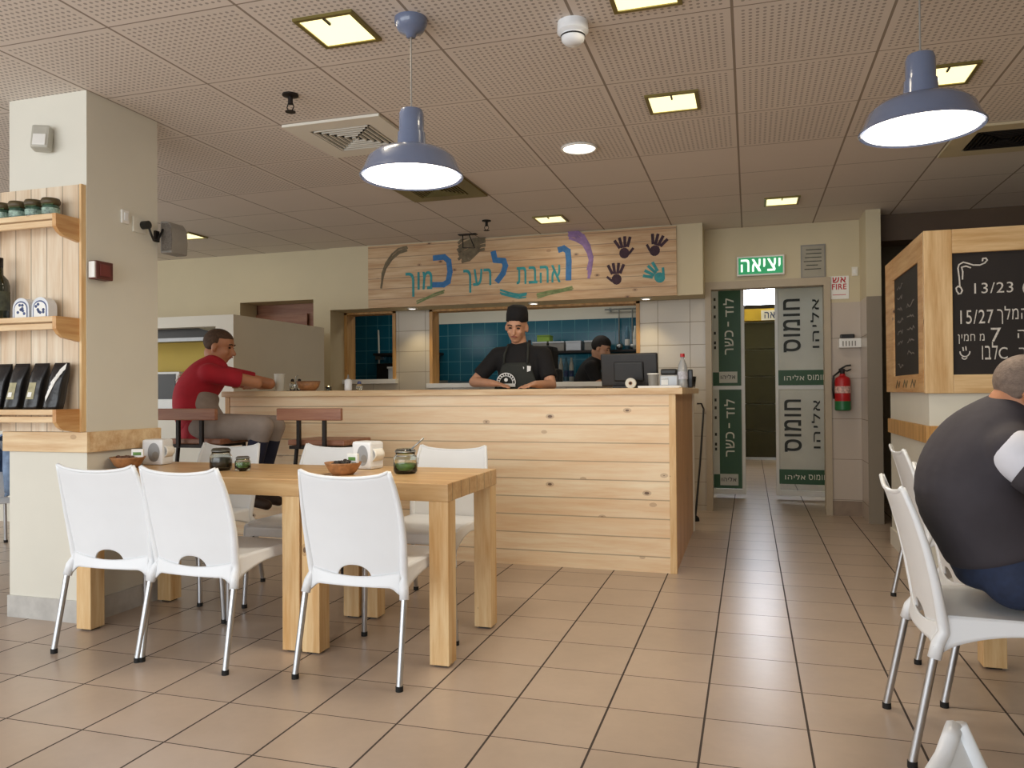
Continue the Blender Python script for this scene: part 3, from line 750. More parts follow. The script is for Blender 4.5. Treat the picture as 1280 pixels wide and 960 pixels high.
def banner_right(x0, x1, z0, z1, Y, label):
    t = thing('wall_banner', label, 'banner', ((x0 + x1) / 2, Y, z0), 0, 'shop banners on the right door leaf')
    w = x1 - x0; h = z1 - z0
    MB().grid(lambda u, v: Vector((x0 + u * w, Y - .004 - .003 * math.sin(u * 9 + v * 7), z0 + v * h)), 24, 24).build('sheet', M['bannerwhite'], t, True, [('SOLIDIFY', dict(thickness=.002))])
    fn = plane((x0, Y - .011, z0), (1, 0, 0), (0, 0, 1)); f2 = plane((x0, Y - .012, z0), (1, 0, 0), (0, 0, 1))
    MB().prism([(0, 0), (w, 0), (w, h * .155), (0, h * .155)], fn, 0, .001).build('green_band', M['green'], t)
    a = MB(); put_text(a, heb('חומוס'), fn, w * .10, h * .34, w * .33, h * .55, .035, 90); a.build('lettering', M['letterblack'], t)
    a = MB(); put_text(a, heb('אליהו'), fn, w * .62, h * .38, w * .16, h * .5, .01, 90); a.build('lettering', M['letterblack'], t)
    for word, u, ww in ((heb('חומוס'), .55, .36), (heb('אליהו'), .11, .38)):
        a = MB(); put_text(a, word, f2, w * u, h * .05, w * ww, h * .055, .01); a.build('band_lettering', M['letterwhite'], t)
t, a0, a1, Y = leaf(-.395, -.045, 'white-framed glass door leaf left of the gap, carrying the green banners')
banner_left(a0, a1, 1.17, 2.185, Y, 'green and white banner on the upper half of the left door leaf')
banner_left(a0, a1, .10, 1.13, Y, 'green and white banner on the lower half of the left door leaf')
t, a0, a1, Y = leaf(.256, .82, 'white-framed glass door leaf right of the gap, carrying the white banners')
banner_right(a0, a1, 1.17, 2.16, Y, 'white banner with black lettering on the upper half of the right door leaf')
banner_right(a0, a1, .16, 1.13, Y, 'white creased banner with black lettering on the lower half of the right door leaf')
# corridor end: shutter, lintel, bright fanlight, small sign
t = thing('roller_shutter', 'dark olive roller shutter at the far end of the corridor', 'shutter', (.18, 13.2, 0))
a = MB()
for k in range(5): a.box(-.64, .99, 13.2, 13.25, .03 + k * .44, .03 + k * .44 + .425, .006)
a.build('slats', M['olive'], t); MB().box(-.64, .99, 13.19, 13.26, 0, .04).build('bottom_rail', M['alu'], t)
struct(MB().box(-.65, 1.0, 13.1, 13.3, 2.24, 2.43).build('trim_lintel', M['yellow']))
struct(MB().box(-.65, 1.0, 13.15, 13.3, 2.43, 2.50).build('trim_dark_rail', M['darkmetal']))
struct(MB().box(-.65, 1.0, 13.3, 13.34, 0, 3.3).build('wall_corridor_end', M['white_paint']))
fl = struct(MB().box(-.6, .95, 13.24, 13.29, 2.5, 2.95).build('window_3', M['sky_pane']))
t = thing('direction_sign', 'small white sign with dark blue lettering over the far shutter', 'sign', (.36, 13.08, 2.27))
MB().box(.19, .60, 13.08, 13.1, 2.24, 2.40).build('panel', M['white'], t)
a = MB(); put_text(a, heb('יציאה'), plane((.19, 13.08, 2.24), (1, 0, 0), (0, 0, 1)), .05, .03, .31, .1, .03); a.build('lettering', M['tinblue'], t)

# ------------------------------------------------------------------ things on the back wall
t = thing('exit_sign', 'lit green exit sign with white Hebrew lettering above the doorway', 'exit sign', (.11, YW, 2.18))
MB().box(-.1, .315, YW - .05, YW, 2.17, 2.35, .006).build('housing', M['white'], t)
MB().box(-.085, .30, YW - .054, YW - .049, 2.185, 2.335).build('face', M['exit_green'], t)
a = MB(); put_text(a, heb('יציאה'), plane((-.085, YW - .054, 2.185), (1, 0, 0), (0, 0, 1)), .02, .02, .345, .115, .03); a.build('lettering', M['exit_white'], t)
t = thing('wall_notice', 'framed printed notice on the wall right of the exit sign', 'notice', (.56, YW, 2.13))
MB().box(.455, .665, YW - .012, YW, 2.125, 2.43, .003).build('frame', M['grey'], t)
MB().box(.468, .652, YW - .015, YW - .011, 2.14, 2.415).build('sheet', pm('grey_print', '#a29c8c', .6), t)
a = MB()
for k, (x0, w_) in enumerate(((.5, .13), (.5, .13), (.49, .14), (.48, .15), (.5, .1), (.485, .14))): a.box(x0, x0 + w_, YW - .0165, YW - .015, 2.38 - k * .035, 2.387 - k * .035)
a.build('print_lines', M['letterblack'], t)
t = thing('fire_sign', 'white FIRE sign with red lettering right of the door', 'sign', (.77, YW, 1.93))
MB().box(.69, .855, YW - .006, YW - .001, 1.93, 2.135).build('panel', M['paper'], t)
fn = plane((.69, YW - .006, 1.93), (1, 0, 0), (0, 0, 1))
a = MB(); put_text(a, heb('אש'), fn, .03, .145, .11, .05, .04); a.build('hebrew_lettering', M['redsign'], t)
a = MB(); put_text(a, 'FIRE', fn, .025, .085, .12, .05, .03); a.build('lettering', M['redsign'], t)
MB().box(.72, .83, YW - .0075, YW - .006, 1.965, 1.97).build('fine_line', M['redsign'], t)
t = thing('paper_dispenser', 'small white dispenser box with dark lid on the tiled wall', 'dispenser', (.87, YW, 1.5))
MB().box(.765, .945, YW - .07, YW, 1.49, 1.575, .008).build('body', M['white'], t)
MB().box(.775, .89, YW - .075, YW - .005, 1.575, 1.61, .008).build('lid', M['black'], t)
a = MB()
for k in range(5): a.box(.79 + k * .025, .80 + k * .025, YW - .0715, YW - .07, 1.505, 1.55)
a.build('slots', M['grey'], t)
t = thing('switch_plate', 'small white plate on the pier beside the fire sign', 'switch', (.90, YW, 2.16))
MB().box(.88, .93, YW - .012, YW, 2.13, 2.21, .003).build('plate', M['white_paint'], t); MB().box(.893, .917, YW - .016, YW - .011, 2.15, 2.19, .002).build('button', M['white'], t)
# fire extinguisher
ex, ey = .785, YW - .085
t = thing('fire_extinguisher', 'red fire extinguisher with green base band hung on the tiled wall', 'fire extinguisher', (ex, ey, .94))
MB().lathe([(0, 1.0), (.06, 1.0), (.066, 1.02), (.066, 1.20), (.058, 1.225), (.025, 1.245), (.022, 1.26), (0, 1.26)], (ex, ey, 0), 28).build('cylinder', M['red'], t, 'auto')
MB().lathe([(0, .935), (.055, .935), (.0665, .945), (.0665, 1.02), (0, 1.02)], (ex, ey, 0), 28).build('green_band', pm('green_band', '#1e6b3c', .4), t, 'auto')
MB().lathe([(.0672, 1.09), (.0672, 1.15)], (ex, ey, 0), 28).build('label', pm('red_white_label', '#c9a49a', .5, var=.5, scale=50), t)
MB().cyl((ex, ey, 1.255), (ex, ey, 1.295), .02).box(ex - .03, ex + .02, ey - .015, ey + .015, 1.285, 1.305).build('valve', M['darkmetal'], t)
MB().tube([(ex - .02, ey, 1.30), (ex + .03, ey, 1.33), (ex + .07, ey, 1.335)], .008, 8).tube([(ex - .01, ey, 1.29), (ex + .04, ey, 1.285), (ex + .07, ey, 1.30)], .007, 8).build('handle', M['black'], t, True)
MB().tube([(ex - .02, ey - .01, 1.285), (ex - .075, ey - .02, 1.24), (ex - .078, ey - .01, 1.12), (ex - .07, ey, 1.04)], .009, 8).build('hose', M['black'], t, True)
MB().box(ex - .04, ex + .04, ey + .062, YW, 1.17, 1.21).build('bracket', M['darkmetal'], t)
# mop leaning by the counter's far end
t = thing('mop_handle', 'thin dark pole with hook leaning on the tiled wall by the counter end', 'pole', (-.42, 7.2, 0))
MB().tube([(-.46, 6.9, .012), (-.43, 7.2, .5), (-.41, 7.44, .95)], .009, 8).build('pole', M['black'], t)
MB().tube([(-.41, 7.44, .95), (-.43, 7.45, 1.0), (-.47, 7.46, 1.0)], .008, 8).build('hook', M['darkmetal'], t)
MB().lathe([(0, 0), (.04, 0), (.035, .03), (.012, .05), (0, .05)], (-.462, 6.88, 0), 16).build('foot', M['rubber'], t)

# ------------------------------------------------------------------ blackboards on the right partition
BY = 4.915
t = thing('menu_blackboard', 'large pine-framed blackboard with white chalk prices facing us', 'blackboard', (1.7, BY, 1.09))
X0, X1, Z0, Z1 = .955, 2.45, 1.095, 2.02
for za, zb in ((1.885, Z1), (Z0, 1.20)): MB().box(1.10, X1 - .14, BY + .001, BY + .035, za, zb, .004).build('rail', M['pine_fx'], t)
for xa in (X0, X1 - .14): MB().box(xa, xa + (.145 if xa == X0 else .14), BY, BY + .035, Z0, Z1, .004).build('stile', M['pine_fz'], t)
MB().box(1.09, X1 - .13, BY + .02, BY + .034, 1.19, 1.895).build('slate', M['chalk'], t)
fb = plane((0, BY + .02, 0), (1, 0, 0), (0, 0, 1))
def cb(px, py): return (1.10 + (px - 1190) * .00399, 1.202 + (468 - py) * .00452)
def cc(x, y): return cb(1080 + .2291 * x, 260 + .2291 * y)
def arc(cx, cy, r, a0, a1, n=14): return [(cx + r * math.cos(R(a0 + (a1 - a0) * k / n)), cy + r * math.sin(R(a0 + (a1 - a0) * k / n))) for k in range(n + 1)]
a = MB(); w_ = .007
for P in ([(520, 470), (508, 455), (504, 438), (515, 428), (530, 435), (538, 452), (530, 468), (515, 470)], [(525, 430), (522, 380), (516, 330), (522, 310), (545, 298), (570, 305), (600, 316), (635, 318), (662, 308), (676, 293), (668, 282), (652, 283), (650, 296)],
          [(540, 390), (542, 350), (536, 325), (560, 320), (585, 330)]):
    a.stroke([cc(*p) for p in P], w_, fb)
a.build('chalk_scroll', M['chalkwhite'], t)
def chalk(s, x0, x1, y0, y1, name):
    a = MB(); u0, v1 = cc(x0, y0); u1, v0 = cc(x1, y1); put_text(a, s, fb, u0, v0, u1 - u0, v1 - v0, -.012); a.build(name, M['chalkwhite'], t)
chalk('13/23 (', 603, 885, 415, 490, 'chalk_prices'); chalk('15/27', 525, 705, 560, 635, 'chalk_prices'); chalk(heb('המלך'), 725, 885, 545, 640, 'chalk_lettering')
chalk('7', 690, 745, 660, 735, 'chalk_prices'); chalk(heb('ה'), 832, 875, 675, 718, 'chalk_lettering'); chalk(heb('מ חמין'), 510, 655, 690, 742, 'chalk_lettering')
chalk(heb('לבו'), 640, 725, 735, 830, 'chalk_lettering'); chalk('C', 730, 778, 765, 828, 'chalk_lettering'); chalk(heb('ב'), 838, 880, 770, 815, 'chalk_lettering')
a = MB()
for P in (arc(548, 785, 27, 0, 180), [(537, 762), (540, 780)], [(553, 758), (555, 778)], arc(545, 812, 14, 20, 160)): a.stroke([cc(*p) for p in P], .006, fb)
a.build('chalk_smiley', M['chalkwhite'], t)
BX = .96
t = thing('menu_blackboard', 'narrow pine-framed blackboard with faint chalk list on the side facing the aisle', 'blackboard', (BX, 5.55, 1.1))
a = MB(); A0, A1 = 4.955, 6.22
a.box(BX - .005, BX + .02, A0, 5.09, 1.1, 2.02, .003).box(BX - .005, BX + .02, 5.91, A1, 1.1, 2.02, .003).box(BX - .005, BX + .02, 5.09, 5.91, 1.87, 2.02, .003).box(BX - .005, BX + .02, 5.09, 5.91, 1.1, 1.21, .003)
a.build('frame', M['pine_yl'], t)
MB().box(BX + .005, BX + .02, 5.08, 5.92, 1.2, 1.88).build('slate', M['chalk'], t)
fs = plane((BX + .005, 6.22, 1.1), (0, -1, 0), (0, 0, 1))
a = MB(); rr = random.Random(3)
for k in range(8):
    z = .70 - k * .075
    for x0, x1 in ((.42, .62), (.75, .98)):
        P = []; x = x0
        while x < x1: P.append((x, z + rr.uniform(-.012, .016))); x += rr.uniform(.02, .045)
        if rr.random() < .85: a.stroke(P, .007, fs)
a.build('chalk_list', pm('faint_chalk', '#77706a', .9), t)
a = MB()
for k in range(3):
    P = [(.40 + k * .25 + dx, .055 + dz) for dx, dz in ((0, -.02), (.05, .02), (.1, -.02), (.14, .015))]; a.stroke(P, .012, plane((BX - .006, 6.22, 1.1), (0, -1, 0), (0, 0, 1)))
a.build('pencil_marks', M['greyp'], t)

# ------------------------------------------------------------------ on the left pillar
t = thing('motion_sensor', 'small grey motion sensor high on the front of the left pillar', 'sensor', (-3.36, PY0, 2.39))
Mx = Matrix.Translation((-3.345, PY0 - .045, 2.395)) @ Matrix.Rotation(R(25), 4, 'Z') @ Matrix.Rotation(R(-12), 4, 'X')
MB().box(-.042, .042, -.03, .03, -.062, .062, .012, Mx).build('body', pm('warm_grey_plastic', '#b9b6aa', .45), t)
MB().cyl((-3.35, PY0 - .04, 2.39), (-3.34, PY0, 2.39), .02).build('bracket', M['white'], t)
MB().box(-.03, .03, -.034, -.028, -.05, .01, .004, Mx).build('lens', M['white'], t)
t = thing('fire_call_point', 'dark red fire alarm call point box on the side of the left pillar', 'fire alarm', (PX1, 3.11, 1.74))
MB().box(PX1, PX1 + .05, 3.06, 3.165, 1.695, 1.785, .004).build('housing', M['cabinet'], t)
MB().box(PX1 + .008, PX1 + .045, 3.052, 3.061, 1.70, 1.78, .002).build('label_plate', M['white'], t)
MB().box(PX1 + .05, PX1 + .054, 3.08, 3.145, 1.71, 1.77, .001).build('press_panel', pm('maroon_panel', '#6e2c28', .4), t)
t = thing('light_switch', 'small white switch plate on the side of the left pillar', 'switch', (PX1, 3.29, 2.045))
MB().box(PX1, PX1 + .012, 3.265, 3.315, 2.015, 2.085, .003).build('plate', M['white'], t); MB().box(PX1 + .012, PX1 + .016, 3.278, 3.302, 2.03, 2.07, .002).build('rocker', M['plastic'], t)
t = thing('wall_socket', 'cream socket with a black plug in it on the left pillar', 'socket', (PX1, 3.39, 2.03))
MB().box(PX1, PX1 + .01, 3.345, 3.435, 1.985, 2.065, .003).build('plate', M['cream'], t)
MB().cyl((PX1 + .01, 3.41, 2.03), (PX1 + .05, 3.41, 2.03), .022).build('plug', M['black'], t, 'auto')
t = thing('loudspeaker', 'grey wall loudspeaker on the back edge of the left pillar with a black cable', 'loudspeaker', (-3.07, 3.58, 1.99))
prof = [(0, .09), (.05, .085), (.075, .05), (.08, -.02), (.075, -.09), (0, -.09)]
fp = lambda u, v, d: Vector((PX1 + .012 + u, 3.535 + d, 1.99 + v))
MB().prism(prof, fp, 0, .13).build('cabinet', M['grey'], t, mods=[('BEVEL', dict(width=.008, segments=2))])
MB().prism([(u * .86 + .012, v * .86) for u, v in prof], fp, -.003, 0).build('grille', pm('speaker_grille', '#6d665e', .8, var=.3, scale=120), t)
MB().box(PX1, PX1 + .014, 3.50, 3.53, 1.96, 2.02).build('bracket', M['darkmetal'], t)
MB().tube([(PX1 + .045, 3.41, 2.03), (PX1 + .05, 3.425, 1.985), (PX1 + .045, 3.45, 1.955), (PX1 + .04, 3.49, 1.965), (PX1 + .035, 3.53, 2.03)], .006, 8).build('cable', M['black'], t, True)
# shelf unit on the pillar front
HX0, HX1 = -3.98, -3.13
t = thing('wall_shelf_unit', 'pine wall shelf unit with three shelves mounted on the left pillar', 'shelf', (-3.55, PY0, .94))
MB().box(HX0, HX1, 3.026, 3.049, .942, 2.156).build('back_panel', M['pine_v'], t)
MB().box(HX1, HX1 + .012, 3.02, 3.049, .942, 2.156).build('edge_strip', M['pine_z'], t)
for zt in (1.985, 1.497, 1.054):
    MB().box(HX0, HX1 - .022, 2.885, 3.026, zt - .026, zt, .002).build('shelf_board', M['pine_x'], t)
    MB().box(HX0, HX1 - .022, 2.885, 2.905, zt - .062, zt - .034, .002).build('shelf_lip', M['pine_x'], t)
    prof = [(3.026, zt - .115), (2.93, zt - .10), (2.905, zt - .085), (2.886, zt - .06), (2.885, zt), (3.026, zt + .0)]
    MB().prism([(y, z) for y, z in prof], lambda u, v, d: Vector((HX1 - .022 + d, u, v)), 0, .022).build('bracket', M['pine_yl'], t)
    MB().prism([(y, z) for y, z in prof], lambda u, v, d: Vector((-3.70 + d, u, v)), 0, .022).build('bracket', M['pine_yl'], t)
def jar_shelf(x, y, z, label):
    t = thing('preserve_jar', label, 'jar', (x, y, z), 0, 'green jars on the top shelf')
    MB().lathe([(0, 0), (.036, 0), (.039, .008), (.039, .05), (.034, .06), (0, .06)], (x, y, z), 24).build('jar_body', pm('teal_glass', '#3f5b4c', .15, var=.5, scale=45), t, True)
    MB().lathe([(.0395, .015), (.0395, .042)], (x, y, z), 24).build('label', pm('jar_label', '#8fa79a', .5, var=.6, scale=60), t)
    MB().lathe([(0, .092), (.038, .09), (.044, .078), (.042, .066), (.037, .058), (0, .058)], (x, y, z), 24).build('lid', M['lidbrown'], t, True)
    MB().tube([(x - .036, y - .02, z + .06), (x, y - .044, z + .056), (x + .036, y - .02, z + .06)], .003, 6).build('string', M['herb'], t)
for x, lab in ((-3.545, 'green preserve jar with brown lid, leftmost on the top pillar shelf'), (-3.443, 'green preserve jar with brown lid, second from the left on the top shelf'), (-3.341, 'green preserve jar with brown lid, third from the left on the top shelf'), (-3.236, 'green preserve jar with brown lid, at the right end of the top shelf')):
    jar_shelf(x, 2.955, 1.985, lab)
t = thing('oil_bottle', 'dark green glass bottle at the left on the middle pillar shelf', 'bottle', (-3.562, 2.955, 1.497))
MB().lathe([(0, 0), (.043, 0), (.045, .006), (.045, .17), (.038, .2), (.017, .225), (.015, .30), (.0, .30)], (-3.562, 2.955, 1.497), 28).build('bottle_body', M['wine'], t, True)
MB().lathe([(.016, .235), (.0165, .31), (.0, .312)], (-3.562, 2.955, 1.497), 20).build('capsule', M['black'], t, True)
MB().lathe([(.0456, .045), (.0456, .14)], (-3.562, 2.955, 1.497), 28).build('label', pm('dark_label', '#3e4030', .5, var=.5, scale=40), t)
def tin(x, y, label):
    z = 1.497; h = .11; r = .052
    t = thing('arched_tin', label, 'tin', (x, y, z), 0, 'white arched tins on the middle shelf')
    def prof(k): return [(-r * k, 0), (r * k, 0)] + [(r * k * math.cos(a), .05 + r * k * math.sin(a)) for a in [math.pi * i / 14 for i in range(15)]]
    fn = plane((x, y, z), (1, 0, 0), (0, 0, 1))
    MB().prism(prof(1), fn, -.05, 0).build('box_body', M['tin'], t)
    MB().prism([(u, v * .9 + .003) for u, v in prof(.82)], fn, 0, .001).build('blue_ring', M['tinblue'], t)
    MB().prism([(u, v * .84 + .006) for u, v in prof(.72)], fn, .001, .0018).build('face_panel', M['white'], t)
    a = MB(); rr = random.Random(int(x * -999))
    for k in range(7): a.prism([(cx + .009 * math.cos(q), cz + .008 * math.sin(q)) for q in [i * math.pi / 3 for i in range(6)]], plane((x, y - .0018, z), (1, 0, 0), (0, 0, 1)), 0, .0005) if not (globals().update(cx=rr.uniform(-.024, .024), cz=rr.uniform(.02, .07))) else None
    a.build('printed_motif', M['tinblue'], t)
tin(-3.408, 2.94, 'white arched tin with blue print, middle of the middle shelf')
tin(-3.288, 2.94, 'white arched tin with blue print, at the right end of the middle shelf')
tin(-3.465, 3.0, 'white arched tin with blue print, half hidden behind the dark bottle')
def coffee(x, y, label, photo=False, lean=10):
    z = 1.054; t = thing('coffee_bag', label, 'coffee bag', (x, y, z), 0, 'black coffee bags on the bottom shelf')
    w_, d, h = .082, .05, .225
    Mx = Matrix.Translation((x, y, z)) @ Matrix.Rotation(R(-14), 4, 'Z') @ Matrix.Shear('XZ', 4, (math.tan(R(lean)), math.tan(R(10)))) if False else None
    T = lambda px_, py_, pz: Vector((x + px_ + pz * .10, y + py_ + pz * .16, z + pz))
    def side(s):
        def fn(u, v):
            zz = v * h; th = d / 2 * (1 - max(0, (v - .62) / .38) ** 1.3) + .003
            ww = w_ / 2 * (1 + .06 * math.sin(v * 9))
            return T((2 * u - 1) * ww, s * th * (1 - .25 * (2 * u - 1) ** 2), zz)
        return fn
    a = MB(); a.grid(side(-1), 8, 14).grid(side(1), 8, 14)
    for s in (-1, 1):
        a.grid(lambda u, v, s=s: side(-1)(0 if s < 0 else 1, v).lerp(side(1)(0 if s < 0 else 1, v), u), 3, 14)
    a.grid(lambda u, v: side(-1)(u, 0).lerp(side(1)(u, 0), v), 8, 2)
    bmesh.ops.remove_doubles(a.b, verts=a.b.verts, dist=.0003); a.build('pouch', M['bag'], t, True)
    a = MB(); f0 = side(-1)
    if photo:
        for k in range(4): a.stroke([(.2 + .06 * k, .25 + .1 * k), (.45 + .08 * k, .5 + .1 * k), (.62 + .09 * k, .66 + .08 * k)], .15, lambda u, v, d: f0(min(u, 1), min(v, 1)) + Vector((0, -.002 - d, 0)))
        a.build('white_print', M['white'], t)
    else:
        a.grid(lambda u, v: f0(.12 + .6 * u, .22 + .36 * v) + Vector((0, -.0018, 0)), 4, 4); lb = a.build('label', M['baglabel'], t)
        b_ = MB(); b_.grid(lambda u, v: f0(.25 + .3 * u, .27 + .1 * v) + Vector((0, -.003, 0)), 2, 2); b_.build('label_print', M['white'], lb)
    a = MB(); a.grid(lambda u, v: f0(u, .93 + .07 * v) + Vector((0, -.002, 0)), 4, 2); a.build('seal_strip', M['darkmetal'], t)
coffee(-3.575, 2.945, 'black coffee bag cut by the left picture edge on the bottom shelf')
coffee(-3.462, 2.945, 'black coffee bag with beige label, left of the middle on the bottom shelf')
coffee(-3.338, 2.945, 'black coffee bag with beige label, next to the bag with white print')
coffee(-3.215, 2.945, 'black coffee bag with bold white print at the right end of the bottom shelf', True)

# ------------------------------------------------------------------ on the tables
TZ = .75
def dispenser(x, y, rz, label, s=1):
    t = thing('napkin_dispenser', label, 'napkin dispenser', (x, y, TZ), R(rz), 'napkin dispensers on the tables')
    def loc(o): o.matrix_parent_inverse = Matrix(); return o
    loc(MB().box(-.06, .06, -.05, .05, 0, .135, .014).build('housing', M['plastic'], t))
    fr = plane((-.008 + .02, -.05, .012), (1, 0, 0), (0, 0, 1))
    loc(MB().prism([(-.02 + .034 * math.cos(q) + .018, .055 + .05 * math.sin(q)) for q in [i * math.pi / 10 for i in range(20)]], fr, 0, .0015).build('oval_cutout', M['silver'], t))
    loc(MB().prism([(.012 + .018 * math.cos(q) - .014 + .01, .04 + .02 * math.sin(q)) for q in [i * math.pi / 8 for i in range(16)]], fr, .0015, .0025).build('printed_badge', M['grey'], t))
    nk = MB().grid(lambda u, v: Vector((.0605 + .018 * math.sin(v * 3), -.035 + .07 * u, .04 + .06 * v)), 6, 6).build('napkin', M['paper'], t, True, [('SOLIDIFY', dict(thickness=.002))]); loc(nk)
dispenser(-3.02, 3.42, 8, 'white napkin dispenser on the table beside the left pillar')
dispenser(-1.80, 3.46, -14, 'white napkin dispenser on the right table, beside a wooden bowl')
def bowl(x, y, label, fill):
    t = thing('wooden_bowl', label, 'bowl', (x, y, TZ), 0, 'brown bowls on the tables')
    MB().lathe([(0, 0), (.045, 0), (.062, .015), (.082, .05), (.085, .056), (.08, .055), (.058, .02), (0, .012)], (x, y, TZ), 32).build('bowl_body', M['rattan'], t, True)
    a = MB(); rr = random.Random(int(abs(x) * 77))
    for k in range(26):
        q, r = rr.uniform(0, 6.28), rr.uniform(0, .06); a.ell((x + r * math.cos(q), y + r * math.sin(q), TZ + .045 + rr.uniform(0, .014)), (.012, .009, .008), seg=8)
    a.build('contents', fill, t, True)['kind'] = 'stuff'
bowl(-3.03, 3.22, 'brown bowl of wrapped sweets at the left end of the long table', pm('dark_sweets', '#6a4a3a', .5, var=.6, scale=60))
bowl(-1.78, 3.18, 'brown bowl of dark sweets behind the third near chair', pm('black_sweets', '#2a221e', .5, var=.6, scale=60))
def packet(x, y, z, rz, label, mat, on):
    t = thing('sweetener_packet', label, 'packet', (x, y, z), R(rz), 'paper packets in the bowls')
    o = MB().box(-.03, .03, -.008, .008, 0, .05, .004).build('sachet', M[mat], t); o.matrix_parent_inverse = Matrix()
    o = MB().box(-.02, .02, -.0095, -.008, .018, .034).build('printed_stripe', M[on], t); o.matrix_parent_inverse = Matrix()
packet(-2.985, 3.24, TZ + .045, 20, 'green and white paper packet standing in the left bowl', 'white', 'glassgreen')
packet(-1.74, 3.2, TZ + .045, -10, 'white paper packet with green print in the right bowl', 'white', 'glassgreen')
def spice_jar(x, y, r, h, mat, label, clip=False, spoon=False):
    t = thing('glass_jar', label, 'jar', (x, y, TZ), 0, 'glass jars on the tables')
    MB().lathe([(0, .0), (r * .86, 0), (r, .012), (r, h * .72), (r * .82, h * .86), (r * .82, h), (r * .76, h), (r * .76, h * .86), (r * .93, h * .7), (r * .93, .016), (0, .008)], (x, y, TZ), 32).build('glass_body', M['glass'], t, True)
    MB().lathe([(0, .010), (r * .9, .016), (r * .91, h * .38 if clip else h * .62), (0, h * .42 if clip else h * .66)], (x, y, TZ), 28).build('contents', M[mat], t, True)
    MB().lathe([(0, h * 1.16), (r * .7, h * 1.14), (r * .86, h * 1.06), (r * .86, h * 1.0), (0, h * 1.0)], (x, y, TZ), 28).build('lid', M['glass'] if clip else M['pickle'] if mat == 'pickle' else M['glass'], t, True)
    a = MB()
    for z in (.82, 1.0): a.tube([(x + r * .87 * math.cos(q), y + r * .87 * math.sin(q), TZ + h * z) for q in [2 * math.pi * k / 24 for k in range(25)]], .0018, 6)
    a.tube([(x + r * .87, y, TZ + h * .8), (x + r * 1.2, y, TZ + h * .7), (x + r * 1.15, y, TZ + h * .45), (x + r * .98, y, TZ + h * .6)], .0022, 6)
    a.build('wire_clip', M['steel'], t, True)
    if spoon: MB().tube([(x + r * .3, y, TZ + h), (x + r * 1.0, y + .01, TZ + h * 1.35), (x + r * 1.55, y + .015, TZ + h * 1.62)], .004, 8).build('spoon_handle', M['steel'], t, True)
    return t
spice_jar(-2.47, 3.22, .052, .095, 'pickle', 'big glass jar of dark pickles on the long table')
spice_jar(-2.345, 3.22, .037, .062, 'glassgreen', 'small glass jar of green relish beside the dark jar')
spice_jar(-1.52, 3.29, .055, .10, 'glassgreen', 'clip-top glass jar of green relish with a spoon on the right table', True, True)

# ------------------------------------------------------------------ on the bar counter
KZ = 1.14
t = thing('till_monitor', 'black till monitor seen from behind on the counter', 'monitor', (-.76, 5.22, KZ))
Mx = Matrix.Translation((-.765, 5.22, KZ)) @ Matrix.Rotation(R(-4), 4, 'Z') @ Matrix.Rotation(R(8), 4, 'X')
MB().box(-.19, .19, -.02, .02, .015, .235, .008, Mx).build('screen_back', M['screen'], t)
MB().box(-.10, .10, -.035, -.018, .05, .18, .01, Mx).build('rear_cover', M['black'], t)
MB().box(-.11, .11, -.08, .09, 0, .016, .005, Matrix.Translation((-.765, 5.24, KZ))).build('stand_base', M['black'], t)
MB().box(-.03, .03, .0, .03, .01, .08, .004, Matrix.Translation((-.765, 5.235, KZ))).build('stand_neck', M['black'], t)
t = thing('tape_roll', 'pale round roll standing on the counter in front of the monitor', 'roll', (-.735, 5.05, KZ))
Mx = Matrix.Translation((-.735, 5.05, KZ + .032)) @ Matrix.Rotation(R(90), 4, 'X')
MB().lathe([(.012, -.02), (.034, -.02), (.034, .02), (.012, .02), (.012, -.02)], seg=28, M=Mx).build('paper_ring', M['cream'], t, 'auto')
MB().lathe([(.009, -.021), (.0125, -.021), (.0125, .021), (.009, .021), (.009, -.021)], seg=20, M=Mx).build('core', M['rattan'], t)
t = thing('paper_cup', 'grey paper cup with a pale rim beside the monitor', 'cup', (-.60, 5.13, KZ))
MB().lathe([(0, 0), (.03, 0), (.037, .09), (.04, .092), (.036, .094), (.03, .01), (0, .008)], (-.60, 5.13, KZ), 24).build('cup_body', M['grey'], t, 'auto')
MB().lathe([(.038, .088), (.041, .092), (.038, .097), (.035, .092), (.038, .088)], (-.60, 5.13, KZ), 24).build('rim', M['white'], t, True)
t = thing('receipt_printer', 'silver and black receipt printer on the counter beside the bottle', 'printer', (-.50, 5.2, KZ))
MB().box(-.56, -.44, 5.13, 5.3, KZ, KZ + .085, .01).build('body', M['silver'], t)
MB().box(-.555, -.45, 5.14, 5.29, KZ + .085, KZ + .125, .012).build('cover', M['black'], t)
MB().box(-.55, -.505, 5.125, 5.131, KZ + .02, KZ + .055).build('front_panel', M['white'], t)
MB().box(-.548, -.508, 5.10, 5.14, KZ + .06, KZ + .063).build('receipt', M['paper'], t)
t = thing('paper_tray', 'flat white tray at the counter edge in front of the printer', 'tray', (-.55, 5.03, KZ))
MB().box(-.68, -.42, 4.98, 5.09, KZ, KZ + .006, .002).build('base', M['white'], t)
a = MB().box(-.68, -.42, 4.975, 4.98, KZ, KZ + .014).box(-.68, -.42, 5.09, 5.095, KZ, KZ + .014); a.build('rim', M['white'], t)
t = thing('water_bottle', 'clear plastic water bottle with red cap on the counter corner', 'bottle', (-.415, 5.16, KZ))
MB().lathe([(0, 0), (.03, 0), (.033, .01), (.031, .05), (.033, .09), (.031, .12), (.026, .15), (.012, .185), (.012, .2), (0, .2)], (-.415, 5.16, KZ), 24).build('bottle_body', M['pet'], t, True)
MB().lathe([(.0335, .055), (.0335, .105)], (-.415, 5.16, KZ), 24).build('label', pm('bottle_label', '#b9b9c2', .5, var=.3, scale=70), t)
